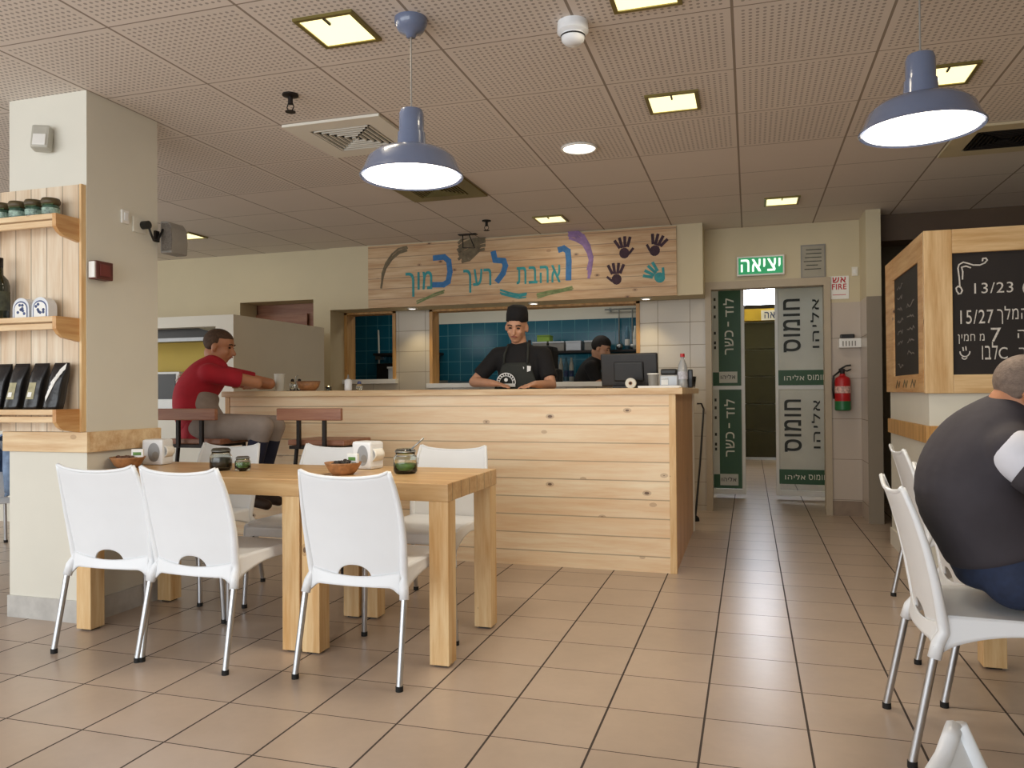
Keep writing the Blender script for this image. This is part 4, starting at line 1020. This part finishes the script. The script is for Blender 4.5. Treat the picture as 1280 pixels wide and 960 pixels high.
MB().lathe([(0, .222), (.014, .222), (.015, .2), (0, .2)], (-.415, 5.16, KZ), 16).build('cap', M['red'], t, 'auto')
t = thing('drinking_glass', 'small dark tumbler at the right end of the counter', 'glass', (-.40, 5.28, KZ))
GX = (-.37, 5.3, KZ)
t.location = GX
MB().lathe([(0, 0), (.024, 0), (.034, .075), (.031, .075), (.022, .006), (0, .006)], GX, 24).build('tumbler', M['glass'], t, True)
MB().lathe([(0, .008), (.022, .008), (.025, .035), (0, .036)], GX, 20).build('drink', M['darkbrown'], t, True)
t = thing('card_reader', 'black card reader standing behind the water bottle', 'card reader', (-.365, 5.2, KZ))
MB().box(-.385, -.355, 5.2, 5.24, KZ, KZ + .12, .006).build('body', M['black'], t); MB().box(-.38, -.36, 5.195, 5.2, KZ + .06, KZ + .11).build('screen', M['screen'], t)
# left end of the counter
def tumbler(x, y, r, h, mat, label, name='plastic_cup', cat='cup', group=None):
    t = thing(name, label, cat, (x, y, KZ), 0, group)
    MB().lathe([(0, 0), (r * .8, 0), (r, h), (r * 1.06, h * 1.01), (r * .94, h), (r * .74, .006), (0, .006)], (x, y, KZ), 24).build('cup_body', M[mat], t, 'auto')
    MB().lathe([(r * 1.0, h * .98), (r * 1.07, h), (r * 1.0, h * 1.02), (r * .93, h), (r * 1.0, h * .98)], (x, y, KZ), 24).build('rim', M['white'], t, True)
tumbler(-3.40, 5.12, .04, .13, 'bannerwhite', 'tall white cup on the counter in front of the man in red', group='cups on the counter')
t = thing('condiment_stand', 'small wire condiment stand with dark tops on the counter left of the bowl', 'condiment stand', (-3.33, 5.15, KZ))
for dx in (-.03, .03):
    MB().lathe([(0, .004), (.02, .004), (.02, .06), (.012, .075), (0, .075)], (-3.31 + dx, 5.2, KZ), 16).build('shaker', M['glass'], t, True)
    MB().lathe([(0, .095), (.012, .09), (.014, .072), (0, .072)], (-3.31 + dx, 5.2, KZ), 16).build('shaker_top', M['darkmetal'], t, True)
MB().box(-3.37, -3.25, 5.17, 5.23, KZ, KZ + .006).tube([(-3.31, 5.2, KZ), (-3.31, 5.2, KZ + .11), (-3.29, 5.2, KZ + .12)], .003, 6).build('wire_rack', M['steel'], t)
t = thing('wooden_bowl', 'brown wooden bowl on the counter between the condiments and the white bottle', 'bowl', (-3.14, 5.1, KZ))
MB().lathe([(0, 0), (.05, 0), (.075, .03), (.088, .068), (.083, .068), (.07, .032), (0, .01)], (-3.14, 5.1, KZ), 32).build('bowl_body', M['rattan'], t, True)
MB().lathe([(.083, .066), (.089, .070), (.086, .074), (.081, .07), (.083, .066)], (-3.14, 5.1, KZ), 32).build('rim', pm('bowl_rim', '#6f4a2c', .5), t, True)
t = thing('tea_light', 'little glowing tea light on the counter right of the bowl', 'candle', (-2.96, 5.08, KZ))
MB().lathe([(0, 0), (.022, 0), (.025, .03), (.022, .03), (.02, .006), (0, .006)], (-2.96, 5.08, KZ), 20).build('glass_cup', M['glass'], t, True)
MB().lathe([(0, .006), (.019, .006), (.019, .018), (0, .018)], (-2.96, 5.08, KZ), 20).build('wax', M['cream'], t)
MB().ell((-2.96, 5.08, KZ + .027), (.005, .005, .011), seg=10).build('flame', emis('flame', '#ffe2a0', 6), t, True)
t = thing('sauce_bottle', 'white squeeze bottle with pointed cap on the counter', 'bottle', (-2.82, 5.12, KZ))
MB().lathe([(0, 0), (.026, 0), (.028, .008), (.027, .075), (.016, .085), (0, .085)], (-2.82, 5.12, KZ), 24).build('bottle_body', M['plastic'], t, True)
MB().lathe([(0, .118), (.004, .118), (.009, .09), (.016, .086), (0, .084)], (-2.82, 5.12, KZ), 16).build('nozzle', M['grey'], t, True)
t = thing('salt_shaker', 'small blue and clear shaker on the counter right of the white bottle', 'shaker', (-2.73, 5.12, KZ))
MB().lathe([(0, 0), (.022, 0), (.022, .04), (.014, .05), (0, .05)], (-2.73, 5.12, KZ), 20).build('shaker_body', M['glass'], t, True)
MB().lathe([(0, .07), (.012, .066), (.016, .048), (0, .048)], (-2.73, 5.12, KZ), 20).build('cap', M['tinblue'], t, True)

# ------------------------------------------------------------------ kitchen behind the openings
t = thing('kitchen_rack', 'dark steel rack behind the serving opening holding boxes over bottles', 'rack', (-2.0, 8.85, 0))
a = MB()
for x in (-2.55, -1.15):
    for y in (8.72, 9.1): a.box(x - .015, x + .015, y - .015, y + .015, 0, 1.75)
a.build('upright', M['darkmetal'], t)
for z in (.9, 1.22, 1.565): MB().box(-2.56, -1.14, 8.7, 9.12, z, z + .025).build('rack_shelf', M['steel'] if z < 1.5 else M['darkmetal'], t)
for k, (x, w_, mt, lab) in enumerate(((-2.33, .17, 'grey', 'grey storage box on the dark kitchen rack, leftmost beside the green box'), (-2.13, .18, 'grey', 'grey storage box on the dark kitchen rack, second from the left'), (-1.93, .18, 'silver', 'silver storage box on the dark kitchen rack, behind the cook'), (-1.70, .2, 'grey', 'grey storage box on the dark kitchen rack, rightmost'))):
    t = thing('storage_box', lab, 'box', (x, 8.85, 1.59), 0, 'boxes on the kitchen rack')
    MB().box(x - w_ / 2, x + w_ / 2, 8.75, 9.0, 1.59, 1.69, .006).build('box_body', M[mt], t); MB().box(x - w_ / 2 - .004, x + w_ / 2 + .004, 8.745, 9.005, 1.685, 1.705, .003).build('lid', M['silver'], t)
t = thing('green_box', 'small lime green box on top of the kitchen rack boxes', 'box', (-2.3, 8.86, 1.705))
MB().box(-2.37, -2.22, 8.78, 8.95, 1.706, 1.78, .004).build('carton', pm('lime_card', '#7fa03a', .6), t); MB().box(-2.372, -2.218, 8.778, 8.952, 1.765, 1.783, .003).build('flap', pm('lime_card_dark', '#6b8a30', .6), t)
for k in range(8):
    x = -2.28 + k * .062 if k < 6 else -1.32 + (k - 6) * .09
    t = thing('kitchen_bottle', 'clear water bottle on the kitchen rack behind the server and the cook' if k < 6 else ['clear bottle with white label at the right end of the kitchen rack, left one', 'clear bottle with white label at the right end of the kitchen rack, right one'][k - 6], 'bottle', (x, 8.82, 1.245 if k < 6 else 1.59), 0, 'bottles on the kitchen rack')
    b0 = (x, 8.82, 1.245 if k < 6 else 1.59)
    MB().lathe([(0, 0), (.027, 0), (.027, .18), (.012, .24), (.012, .27), (0, .27)], b0, 16).build('bottle_body', M['bannerwhite'] if k % 2 else pm('blue_clear_plastic', '#6f9cb4', .15, trans=.4), t, True)
    MB().lathe([(.0275, .05), (.0275, .12)], b0, 16).build('label', M['white'] if k >= 6 or k % 3 == 0 else M['tinblue'], t)
for x, lab in ((-1.478, 'steel ladle hanging in the kitchen above the cook'), (-1.32, 'steel skimmer hanging in the kitchen right of the ladle')):
    t = thing('hanging_ladle', lab, 'ladle', (x, 9.2, 1.7), 0, 'hanging kitchen utensils')
    MB().tube([(x, 9.232, 2.1), (x, 9.232, 1.72), (x + .01, 9.2, 1.68)], .008, 8).build('handle', M['steel'], t)
    MB().ell((x + .01, 9.19, 1.65), (.045, .03, .04), seg=14).build('ladle_bowl', M['steel'], t, True)
t = thing('hanging_rail', 'steel utensil rail on the tiled kitchen wall', 'rail', (-1.4, 9.27, 2.1))
MB().tube([(-1.65, 9.24, 2.1), (-1.1, 9.24, 2.1)], .01, 8).build('bar', M['steel'], t)
a = MB().box(-1.6, -1.58, 9.24, 9.3, 2.08, 2.12).box(-1.15, -1.13, 9.24, 9.3, 2.08, 2.12); a.build('mount', M['steel'], t)
t = thing('extractor_box', 'steel wall unit at the right edge of the serving opening', 'wall unit', (-1.05, 9.1, 1.85))
MB().box(-1.2, -.85, 8.95, 9.3, 1.86, 2.05, .008).build('body', M['silver'], t); MB().box(-1.2, -.85, 8.93, 8.96, 1.84, 1.87).build('light_strip', M['white'], t)
t = thing('coffee_machine', 'black machine standing in the kitchen behind the server', 'machine', (-2.1, 7.95, 1.2))
struct(MB().box(-3.15, -1.02, 7.62, 8.25, 1.13, 1.19).build('trim_worktop', M['white']))
MB().box(-2.24, -1.94, 7.8, 8.1, 1.19, 1.6, .05).build('body', M['cloth_black'], t); MB().box(-2.18, -1.86, 7.7, 7.95, 1.19, 1.36, .04).build('drip_tray', M['cloth_black'], t)
t = thing('white_tub', 'white plastic tub on the ledge behind the left kitchen opening', 'tub', (-4.0, 8.6, 1.25))
struct(MB().box(-5.2, -3.3, 8.3, 9.2, 1.2, 1.26).build('trim_kitchen_ledge', M['steel']))
MB().box(-4.27, -4.02, 8.75, 8.95, 1.262, 1.43, .012).build('tub_body', M['plastic'], t); MB().box(-4.28, -4.01, 8.74, 8.96, 1.42, 1.445, .006).build('rim', M['white'], t)
t = thing('wall_pipe', 'pale pipe running down the blue tiles behind the left opening', 'pipe', (-4.6, 9.25, 1.3))
MB().tube([(-4.66, 9.27, 1.95), (-4.64, 9.24, 1.8), (-4.64, 9.25, 1.55), (-4.66, 9.25, 1.27)], .012, 8).build('tube', M['white_paint'], t, True); MB().box(-4.68, -4.60, 9.22, 9.3, 1.56, 1.62).build('clamp', M['steel'], t)
t = thing('shelf_over_ledge', 'dark shelf with pots behind the left kitchen opening', 'shelf', (-4.3, 9.1, 1.62))
MB().box(-4.60, -3.75, 9.0, 9.3, 1.60, 1.63).build('board', M['darkmetal'], t); MB().box(-4.58, -3.8, 9.05, 9.29, 1.27, 1.50, .01).build('dark_bin', M['screen'], t)
# inside the left partition
t = thing('grill_hood', 'dark sloping hood inside the left partition above the yellow wall', 'hood', (-5.3, 5.7, 1.5))
prof = [(-6.5, 1.72), (-4.58, 1.72), (-4.25, 1.63), (-4.25, 1.60), (-6.5, 1.60)]
MB().prism(prof, lambda u, v, d: Vector((u, PB + .14 + d, v)), 0, .5).build('canopy', M['screen'], t); MB().box(-6.5, -4.25, PB + .12, PB + .15, 1.57, 1.60).build('light_edge', M['silver'], t)
t = thing('display_screen', 'white-framed dark display inside the left partition behind the man in red', 'display', (-5.25, 5.95, .95))
MB().box(-5.7, -4.97, 5.9, 5.96, .98, 1.33, .006).build('frame', M['white'], t); MB().box(-5.66, -5.01, 5.892, 5.902, 1.08, 1.31).build('screen', M['screen'], t); MB().box(-5.5, -5.2, 5.86, 6.0, .95, .985).build('stand', M['grey'], t)
struct(MB().box(-6.6, -4.08, PB + .1, 6.1, .9, .95).build('trim_service_ledge', M['steel']))
# denim jacket on a chair beyond the pillar
dup(ch, (-5.22, 4.30, 0), R(80), 'white plastic cafe chair cut by the left picture edge, under the pale denim jacket')
t = thing('denim_jacket', 'pale denim jacket draped over a chair behind the left pillar', 'jacket', (-5.0, 4.3, .45))
def jk(u, v):
    q = 2 * u - 1
    if v < .46: z = .43 + .40 * v / .46; x = -4.88 + .02 * math.sin(u * 14) + .02 * (v / .46)
    elif v < .54: z = .845; x = -4.86 - .06 * (v - .46) / .08
    else: z = .835 - .25 * (v - .54) / .46; x = -4.93 - .03 * math.sin(u * 11)
    return Vector((x, 4.30 + q * .22 + .01 * math.sin(v * 17), z + .01 * math.sin(u * 13)))
MB().grid(jk, 28, 40).build('drape', M['denim_light'], t, True, [('SOLIDIFY', dict(thickness=.012))])
MB().tube([(-4.87, 4.12, .80), (-4.855, 4.10, .62), (-4.86, 4.11, .46)], [.045, .04, .034], 12).build('sleeve', M['denim_light'], t, True)

# ------------------------------------------------------------------ people
def V(*a): return Vector(a)
def remeshed(mb, voxel, smooth=4, fac=.5):
    bmesh.ops.recalc_face_normals(mb.b, faces=mb.b.faces)
    me = bpy.data.meshes.new('form'); mb.b.to_mesh(me); mb.b.free()
    ob = bpy.data.objects.new('form', me)
    r = ob.modifiers.new('r', 'REMESH'); r.mode = 'VOXEL'; r.voxel_size = voxel
    s = ob.modifiers.new('s', 'SMOOTH'); s.factor = fac; s.iterations = smooth
    out = evaluated(ob); bpy.data.meshes.remove(me); return out
def cap(mb, a, b, ra, rb, seg=18):
    a, b = V(*a), V(*b); mb.cyl(a, b, ra, rb, seg); mb.ell(a, (ra,) * 3, seg=seg); mb.ell(b, (rb,) * 3, seg=seg)
def catmull(P, n):
    out = []
    for i in range(len(P) - 1):
        p0, p1, p2, p3 = P[max(i - 1, 0)], P[i], P[i + 1], P[min(i + 2, len(P) - 1)]
        for k in range(n):
            t = k / n
            out.append([.5 * ((2 * b) + (c - a) * t + (2 * a - 5 * b + 4 * c - d) * t * t + (3 * b - a - 3 * c + d) * t ** 3) for a, b, c, d in zip(p0, p1, p2, p3)])
    out.append(list(P[-1])); return out
def torso(mb, spine, right, grow, i0=0, i1=None, fwd_off=0, wscale=1):
    P = catmull(spine, 7); right = V(*right).normalized()
    for i in range(i0, len(P) if i1 is None else i1):
        p = V(*P[i][:3]); q0 = V(*P[max(i - 1, 0)][:3]); q1 = V(*P[min(i + 1, len(P) - 1)][:3])
        up = (q1 - q0).normalized(); fw = up.cross(right).normalized(); rt = fw.cross(up).normalized()
        Mx = Matrix((rt, fw, up)).transposed()
        mb.ell(p + fw * fwd_off, ((P[i][3] + grow) * wscale, P[i][4] + grow, .05 + grow * .5), Mx, 24)
def hand(mb, wr, d, n, side, curl=.5, s=1.0):
    """wr wrist, d finger direction, n back-of-hand normal, side +1/-1 puts the thumb"""
    wr, d, n = V(*wr), V(*d).normalized(), V(*n).normalized(); n = (n - d * n.dot(d)).normalized(); w = d.cross(n) * side
    Mx = Matrix((w, d, n)).transposed()
    mb.ell(wr + d * .045 * s, (.038 * s, .052 * s, .017 * s), Mx, 16); cap(mb, wr - d * .02, wr + d * .03, .024 * s, .024 * s, 12)
    for k, L in enumerate((.068, .078, .073, .056)):
        o = wr + d * .085 * s + w * (.028 - .019 * k) * s; dirn = d.copy(); r = .0092 * s; p = o - d * .02
        for j, f in enumerate((.45, .32, .23)):
            q = p + dirn * (L * f + (.02 if j == 0 else 0)) * s; cap(mb, p, q, r, r * .93, 10); p = q; r *= .93
            dirn = (dirn - n * curl * .75).normalized()
    p = wr + d * .02 * s + w * .03 * s; dirn = (d * .6 + w * .8 - n * .15).normalized()
    for f, r in ((.04, .013), (.032, .0105), (.026, .0095)):
        q = p + dirn * f * s; cap(mb, p, q, r * s, r * .92 * s, 10); p = q; dirn = (dirn + d * .45 - n * .2).normalized()
def headM(c, yaw, pitch, roll=0):
    # local +Y is where the face looks; yaw 0 looks along +Y, positive turns left
    return Matrix.Translation(V(*c)) @ Matrix.Rotation(R(yaw), 4, 'Z') @ Matrix.Rotation(R(pitch), 4, 'X') @ Matrix.Rotation(R(roll), 4, 'Y')
def head_shapes(mb, H):
    r3 = H.to_3x3()
    def e(c, r, rot=None): mb.ell(H @ V(*c), r, r3 @ rot if rot else r3, 24)
    e((0, -.012, .035), (.076, .096, .083)); e((0, .02, -.03), (.063, .072, .075)); e((0, .045, -.085), (.036, .034, .026))
    e((0, .045, .045), (.058, .045, .05))
    cap(mb, H @ V(0, .085, .012), H @ V(0, .112, -.03), .010, .0155, 12)
    e((0, .083, .028), (.05, .014, .011)); e((0, .082, -.058), (.026, .016, .013))
    e((.038, .07, -.022), (.02, .018, .022)); e((-.038, .07, -.022), (.02, .018, .022))
    for s in (-1, 1): e((s * .079, -.008, -.008), (.011, .022, .033), Matrix.Rotation(R(s * -15), 3, 'Z'))
    e((0, -.045, -.05), (.052, .05, .06))
def face_parts(H, t, M_lip='lip', brow='hair_dark'):
    r3 = H.to_3x3()
    a = MB()
    for s in (-1, 1): a.ell(H @ V(s * .031, .083, .008), (.013, .008, .006), r3, 12)
    a.build('eyes', M['eye'], t, True)
    a = MB()
    for s in (-1, 1): a.tube([H @ V(s * .014, .096, .028), H @ V(s * .034, .094, .034), H @ V(s * .05, .08, .028)], .0042, 6)
    a.build('eyebrows', M[brow], t, True)
    MB().tube([H @ V(-.024, .092, -.056), H @ V(-.01, .099, -.053), H @ V(.01, .099, -.053), H @ V(.024, .092, -.056)], [.003, .0055, .0055, .003], 8).build('mouth', M[M_lip], t, True)
def hair(H, t, mat, grow=1.06, line=.06, nape=-.05, name='hair', top=0):
    a = MB(); r3 = H.to_3x3()
    g = bmesh.ops.create_uvsphere(a.b, u_segments=36, v_segments=24, radius=1)
    for v in g['verts']:
        x, y, z = v.co.x * .079 * grow, v.co.y * .099 * grow, v.co.z * .086 * grow
        low = nape + (line - nape) * max(0, min(1, (y + .045) / .10))
        if y > .03: low = line
        k = 1
        if z + .035 < low: k = .80
        tz = z + .035 + (top * max(0, v.co.z) if k == 1 else 0)
        v.co = H @ V(x * k, (y * k) - .012, (z * k if k != 1 else tz - .035) + .035)
    a.build(name, M[mat], t, True, [('SMOOTH', dict(factor=.4, iterations=2))])
def person(label, J, skin, voxel=.0085, base=None):
    t = thing('person', label, 'person', base or (J['spine'][0][0], J['spine'][0][1], 0))
    b = MB(); torso(b, J['spine'], J['right'], -.012)
    nk = V(*J['spine'][-1][:3]); H = J['H']
    cap(b, nk - V(0, 0, .02), H @ V(0, -.03, -.04), .060, .054)
    head_shapes(b, H)
    for s in (0, 1):
        sh, el, wr = (V(*J[k][s]) for k in ('sh', 'el', 'wr'))
        cap(b, nk - V(0, 0, .03), sh, .05, .056); cap(b, sh, el, .052, .040); cap(b, el, wr, .041, .027)
        d = V(*J['hd'][s]); hand(b, wr, d, J['hn'][s], J['thumb'][s], J.get('curl', .4))
        hp, kn, an = (V(*J[k][s]) for k in ('hip', 'kn', 'an'))
        cap(b, hp, kn, .085, .055); cap(b, kn, kn.lerp(an, .3), .055, .056); cap(b, kn.lerp(an, .3), an, .056, .036)
        toe = an + V(*J['toe'][s]).normalized() * .15; cap(b, an - V(0, 0, .03), toe - V(0, 0, .055), .036, .026)
    body = mkobj('body', remeshed(b, voxel), M[skin], t, True)
    return t, H
def sleeve(b, J, s, frac, r0=.066, r1=.062):
    sh, el = V(*J['sh'][s]), V(*J['el'][s]); b.ell(sh, (r0,) * 3, seg=20); b.cyl(sh, sh.lerp(el, frac), r0, r1, 20)
def shirt(t, J, mat, frac=.62, grow=.014, name='t_shirt', i0=0, i1=None, sl=True):
    b = MB(); torso(b, J['spine'], J['right'], grow, i0, i1)
    nk = V(*J['spine'][-1][:3])
    for s in (0, 1):
        sh = V(*J['sh'][s]); cap(b, nk - V(0, 0, .035), sh, .058, .068)
        if sl: sleeve(b, J, s, frac)
    return mkobj(name, remeshed(b, .009, 14), M[mat], t, True)
def trousers(t, J, mat, frac=.97, name='trousers', extra=0):
    b = MB(); p0 = J['spine'][0]
    torso(b, J['spine'], J['right'], .012, 0, 6)
    for s in (0, 1):
        hp, kn, an = (V(*J[k][s]) for k in ('hip', 'kn', 'an'))
        cap(b, hp, kn, .098 + extra, .072 + extra)
        if frac > 0: b.cyl(kn, kn.lerp(an, frac), .072 + extra, .058 + extra, 20)
    return mkobj(name, remeshed(b, .01, 5), M[mat], t, True)
def shoes(t, J, mat='shoe'):
    for s in (0, 1):
        an = V(*J['an'][s]); d = V(*J['toe'][s]).normalized(); b = MB()
        cap(b, an + V(0, 0, -.035) - d * .045, an - V(0, 0, .045) + d * .16, .042, .034)
        b.ell(an - V(0, 0, .02), (.045, .045, .05), seg=16)
        mkobj('shoe', remeshed(b, .009, 3), M[mat], t, True)

# server behind the counter, facing us and looking down
J = dict(spine=[(-1.67, 5.70, .95, .165, .115), (-1.67, 5.70, 1.10, .150, .105), (-1.668, 5.70, 1.25, .165, .112), (-1.666, 5.69, 1.36, .165, .108), (-1.664, 5.67, 1.455, .085, .07)],
         right=(-1, 0, 0), sh=[(-1.845, 5.68, 1.40), (-1.485, 5.68, 1.40)], el=[(-2.01, 5.60, 1.20), (-1.40, 5.58, 1.17)], wr=[(-1.80, 5.42, 1.185), (-1.46, 5.36, 1.175)],
         hd=[(.85, -.4, -.12), (-.25, -.9, -.08)], hn=[(0, 0, 1), (0, 0, 1)], thumb=[-1, 1], hip=[(-1.76, 5.70, .90), (-1.58, 5.70, .90)], kn=[(-1.77, 5.68, .49), (-1.57, 5.68, .49)],
         an=[(-1.78, 5.72, .10), (-1.56, 5.72, .10)], toe=[(-.1, -1, 0), (.1, -1, 0)], H=headM((-1.672, 5.615, 1.61), 183, -16, -4))
t, H = person('person behind the counter in black cap, black T-shirt and dark apron, looking down', J, 'skin')
shirt(t, J, 'cloth_black', .78); trousers(t, J, 'cloth_black'); shoes(t, J, 'cloth_black'); face_parts(H, t)
MB().lathe([(.0, .165), (.045, .163), (.078, .15), (.089, .10), (.0905, .045), (.086, .043), (.07, .06), (0, .08)], seg=36, M=H @ Matrix.Translation((0, -.012, 0)) @ Matrix.Rotation(R(4), 4, 'X') @ Matrix.Diagonal((.92, 1.13, 1, 1))).build('cap', M['cloth_black'], t, True)
def apf(u, v):
    x = 2 * u - 1; z = .55 + v * .79; wv = .17 + .02 * math.sin(v * 3); wv = wv if v < .7 else wv * (1 - .38 * (v - .7) / .3)
    y = 5.70 - .150 * (1 - .35 * x * x) ** .5 + (.01 if v < .7 else .012)
    return V(-1.672 + x * wv, y - .012 * (v > .55) * 0, z)
ap = MB().grid(apf, 24, 30).build('apron', M['apron'], t, True, [('SOLIDIFY', dict(thickness=.006, offset=1))])
for s in (-1, 1):
    MB().tube([apf(.5 + s * .42, .99) + V(0, -.004, 0), V(-1.67 + s * .092, 5.585, 1.40), V(-1.667 + s * .078, 5.63, 1.478), V(-1.666 + s * .05, 5.73, 1.49)], .009, 8).build('apron_strap', M['apron'], t, True)
fa = plane((-1.735, 5.538, 1.19), (1, 0, 0), (0, 0, 1))
a = MB(); a.stroke(arc(0, 0, .072, -5, 185, 26), .006, fa, .004); a.stroke(arc(0, 0, .052, -5, 185, 20), .004, fa, .004)
for k in range(9): q = 18 + k * 18; a.stroke([(.057 * math.cos(R(q)), .057 * math.sin(R(q))), (.066 * math.cos(R(q + 4)), .066 * math.sin(R(q + 4)))], .006, fa, .004)
a.prism(arc(0, .022, .014, 0, 345, 16), fa, 0, .004); a.prism([(-.072, -.03), (.072, -.03), (.072, -.006), (-.072, -.006)], fa, 0, .004); a.build('apron_logo', M['white'], ap)
fa = plane((-1.585, 5.572, 1.30), (1, 0, 0), (0, 0, 1))
a = MB(); a.prism([(.004, -.03), (.03, -.022), (.034, .012), (.004, .016)], fa, 0, .003); a.prism(arc(-.03, .0, .011, 0, 345, 12), fa, 0, .003); a.build('shirt_logo', M['white'], t)

# cook in the kitchen, bending to the right
J = dict(spine=[(-1.76, 8.4, .95, .16, .115), (-1.75, 8.4, 1.10, .15, .11), (-1.715, 8.4, 1.24, .17, .115), (-1.665, 8.4, 1.36, .165, .105), (-1.60, 8.4, 1.45, .085, .07)],
         right=(.25, -1, 0), sh=[(-1.63, 8.22, 1.385), (-1.70, 8.56, 1.39)], el=[(-1.50, 8.18, 1.13), (-1.50, 8.62, 1.15)], wr=[(-1.30, 8.22, 1.03), (-1.28, 8.5, 1.04)],
         hd=[(1, .2, -.2), (1, -.2, -.2)], hn=[(0, 0, 1), (0, 0, 1)], thumb=[1, -1], hip=[(-1.76, 8.31, .9), (-1.76, 8.49, .9)], kn=[(-1.74, 8.3, .49), (-1.74, 8.5, .49)],
         an=[(-1.77, 8.3, .1), (-1.77, 8.5, .1)], toe=[(1, -.1, 0), (1, .1, 0)], H=headM((-1.535, 8.36, 1.585), -100, -20, 0))
t, H = person('dark-haired person in black T-shirt in the kitchen, in profile behind the monitor', J, 'skin', .01)
shirt(t, J, 'cloth_black'); trousers(t, J, 'navy'); shoes(t, J); face_parts(H, t); hair(H, t, 'hair_dark', 1.13, .055, -.06, top=.012)

# man in red on the left bar stool, leaning on the counter
J = dict(spine=[(-3.575, 4.46, .905, .17, .12), (-3.645, 4.47, 1.02, .155, .115), (-3.65, 4.50, 1.14, .17, .12), (-3.585, 4.54, 1.25, .175, .11), (-3.54, 4.57, 1.325, .085, .075)],
         right=(.35, -1, 0), sh=[(-3.48, 4.41, 1.262), (-3.63, 4.76, 1.265)], el=[(-3.27, 4.65, 1.20), (-3.37, 4.95, 1.195)], wr=[(-3.50, 4.86, 1.18), (-3.56, 5.11, 1.18)],
         hd=[(-.9, .3, 0), (-.85, .3, 0)], hn=[(0, 0, 1), (0, 0, 1)], thumb=[1, -1], hip=[(-3.50, 4.37, .89), (-3.55, 4.55, .89)], kn=[(-3.07, 4.42, .905), (-3.10, 4.60, .90)],
         an=[(-3.20, 4.43, .46), (-3.23, 4.60, .46)], toe=[(1, 0, -.15), (1, .05, -.15)], H=headM((-3.545, 4.61, 1.452), -72, -12, 0))
t, H = person('person in red T-shirt and grey trousers sitting on a bar stool, leaning on the counter', J, 'skin_tan')
shirt(t, J, 'cloth_red', .66, .016); trousers(t, J, 'cloth_grey', .25, extra=.004); shoes(t, J); face_parts(H, t, brow='hair_brown'); hair(H, t, 'hair_brown', 1.07, .06, -.055)
b = MB(); torso(b, [(p[0], p[1], p[2], p[3] * .84, p[4] * .74) for p in J['spine']], J['right'], .014, 0, 14, .058)
mkobj('grey_front', remeshed(b, .01, 5), M['cloth_grey'], t, True)
for s in (0, 1):
    b = MB(); kn, an = V(*J['kn'][s]), V(*J['an'][s]); b.cyl(kn.lerp(an, .12), kn.lerp(an, .93), .066, .058, 20); b.ell(kn.lerp(an, .12), (.066,) * 3, seg=18)
    mkobj('trouser_leg', remeshed(b, .01, 4), M['navy'], t, True)
b = MB()
for k, (u, v) in enumerate(((0, 0), (.02, .035), (.028, .07), (.02, .105), (.035, .13))):
    p = V(-3.735 + u * .9, 4.40, 1.10 + v * 1.1)
    b.tube([p + V(0, -.02, 0), p + V(.012, -.018, .012), p + V(.004, .0, .02)], .006, 6)
b.build('back_print', M['white'], t)
# tail of the red shirt hanging behind the stool back
b = MB(); torso(b, [(-3.56, 4.46, .83, .175, .135), (-3.555, 4.46, .87, .175, .13), (-3.56, 4.46, .93, .17, .125)], J['right'], .016)
mkobj('shirt_tail', remeshed(b, .01, 4), M['cloth_red'], t, True)

# man seated at the right table, seen from behind his right side
J = dict(spine=[(.76, 2.80, .56, .18, .125), (.715, 2.80, .68, .18, .135), (.665, 2.80, .80, .19, .135), (.705, 2.80, .93, .185, .115), (.785, 2.79, 1.03, .085, .075)],
         right=(.12, -1, 0), sh=[(.735, 2.61, .935), (.73, 2.99, .945)], el=[(.93, 2.52, .78), (.92, 3.05, .80)], wr=[(1.15, 2.63, .785), (1.15, 2.92, .785)],
         hd=[(1, .25, -.05), (1, -.25, -.05)], hn=[(0, 0, 1), (0, 0, 1)], thumb=[1, -1], hip=[(.77, 2.70, .555), (.77, 2.90, .555)], kn=[(1.17, 2.68, .56), (1.17, 2.94, .56)],
         an=[(.90, 2.72, .12), (1.05, 2.95, .10)], toe=[(1, 0, -.25), (1, 0, 0)], H=headM((.825, 2.775, 1.098), -92, -26, 0))
t, H = person('person with shaved grey hair in charcoal T-shirt with striped white sleeves, seated at right', J, 'skin_tan', .008)
shirt(t, J, 'cloth_char', .3, .02, sl=False, i0=4); trousers(t, J, 'denim', extra=.006); shoes(t, J); face_parts(H, t); hair(H, t, 'hair_grey', 1.03, .07, -.075)
for s in (0, 1):
    b = MB(); sh, el = V(*J['sh'][s]), V(*J['el'][s]); b.ell(sh.lerp(el, .06), (.074,) * 3, seg=22); b.cyl(sh.lerp(el, .06), sh.lerp(el, .8), .075, .078, 24)
    sl = mkobj('sleeve', remeshed(b, .009, 3), M['cloth_white'], t, True)
    b = MB(); b.cyl(sh.lerp(el, .20), sh.lerp(el, .38), .079, .0805, 32, False); mkobj_ = b.build('dark_stripe', M['cloth_char'], sl, True, [('SOLIDIFY', dict(thickness=.004, offset=1))])
    b = MB(); b.tube([V(*J['wr'][s]) - V(.05, 0, 0) + V(0, .034 * math.cos(q), .034 * math.sin(q)) for q in [2 * math.pi * k / 20 for k in range(21)]], .004, 6)
    if s == 0: b.build('bracelet', M['darkmetal'], t, True)
    else: b.b.free()
bpy.data.scenes.remove(BENCH)
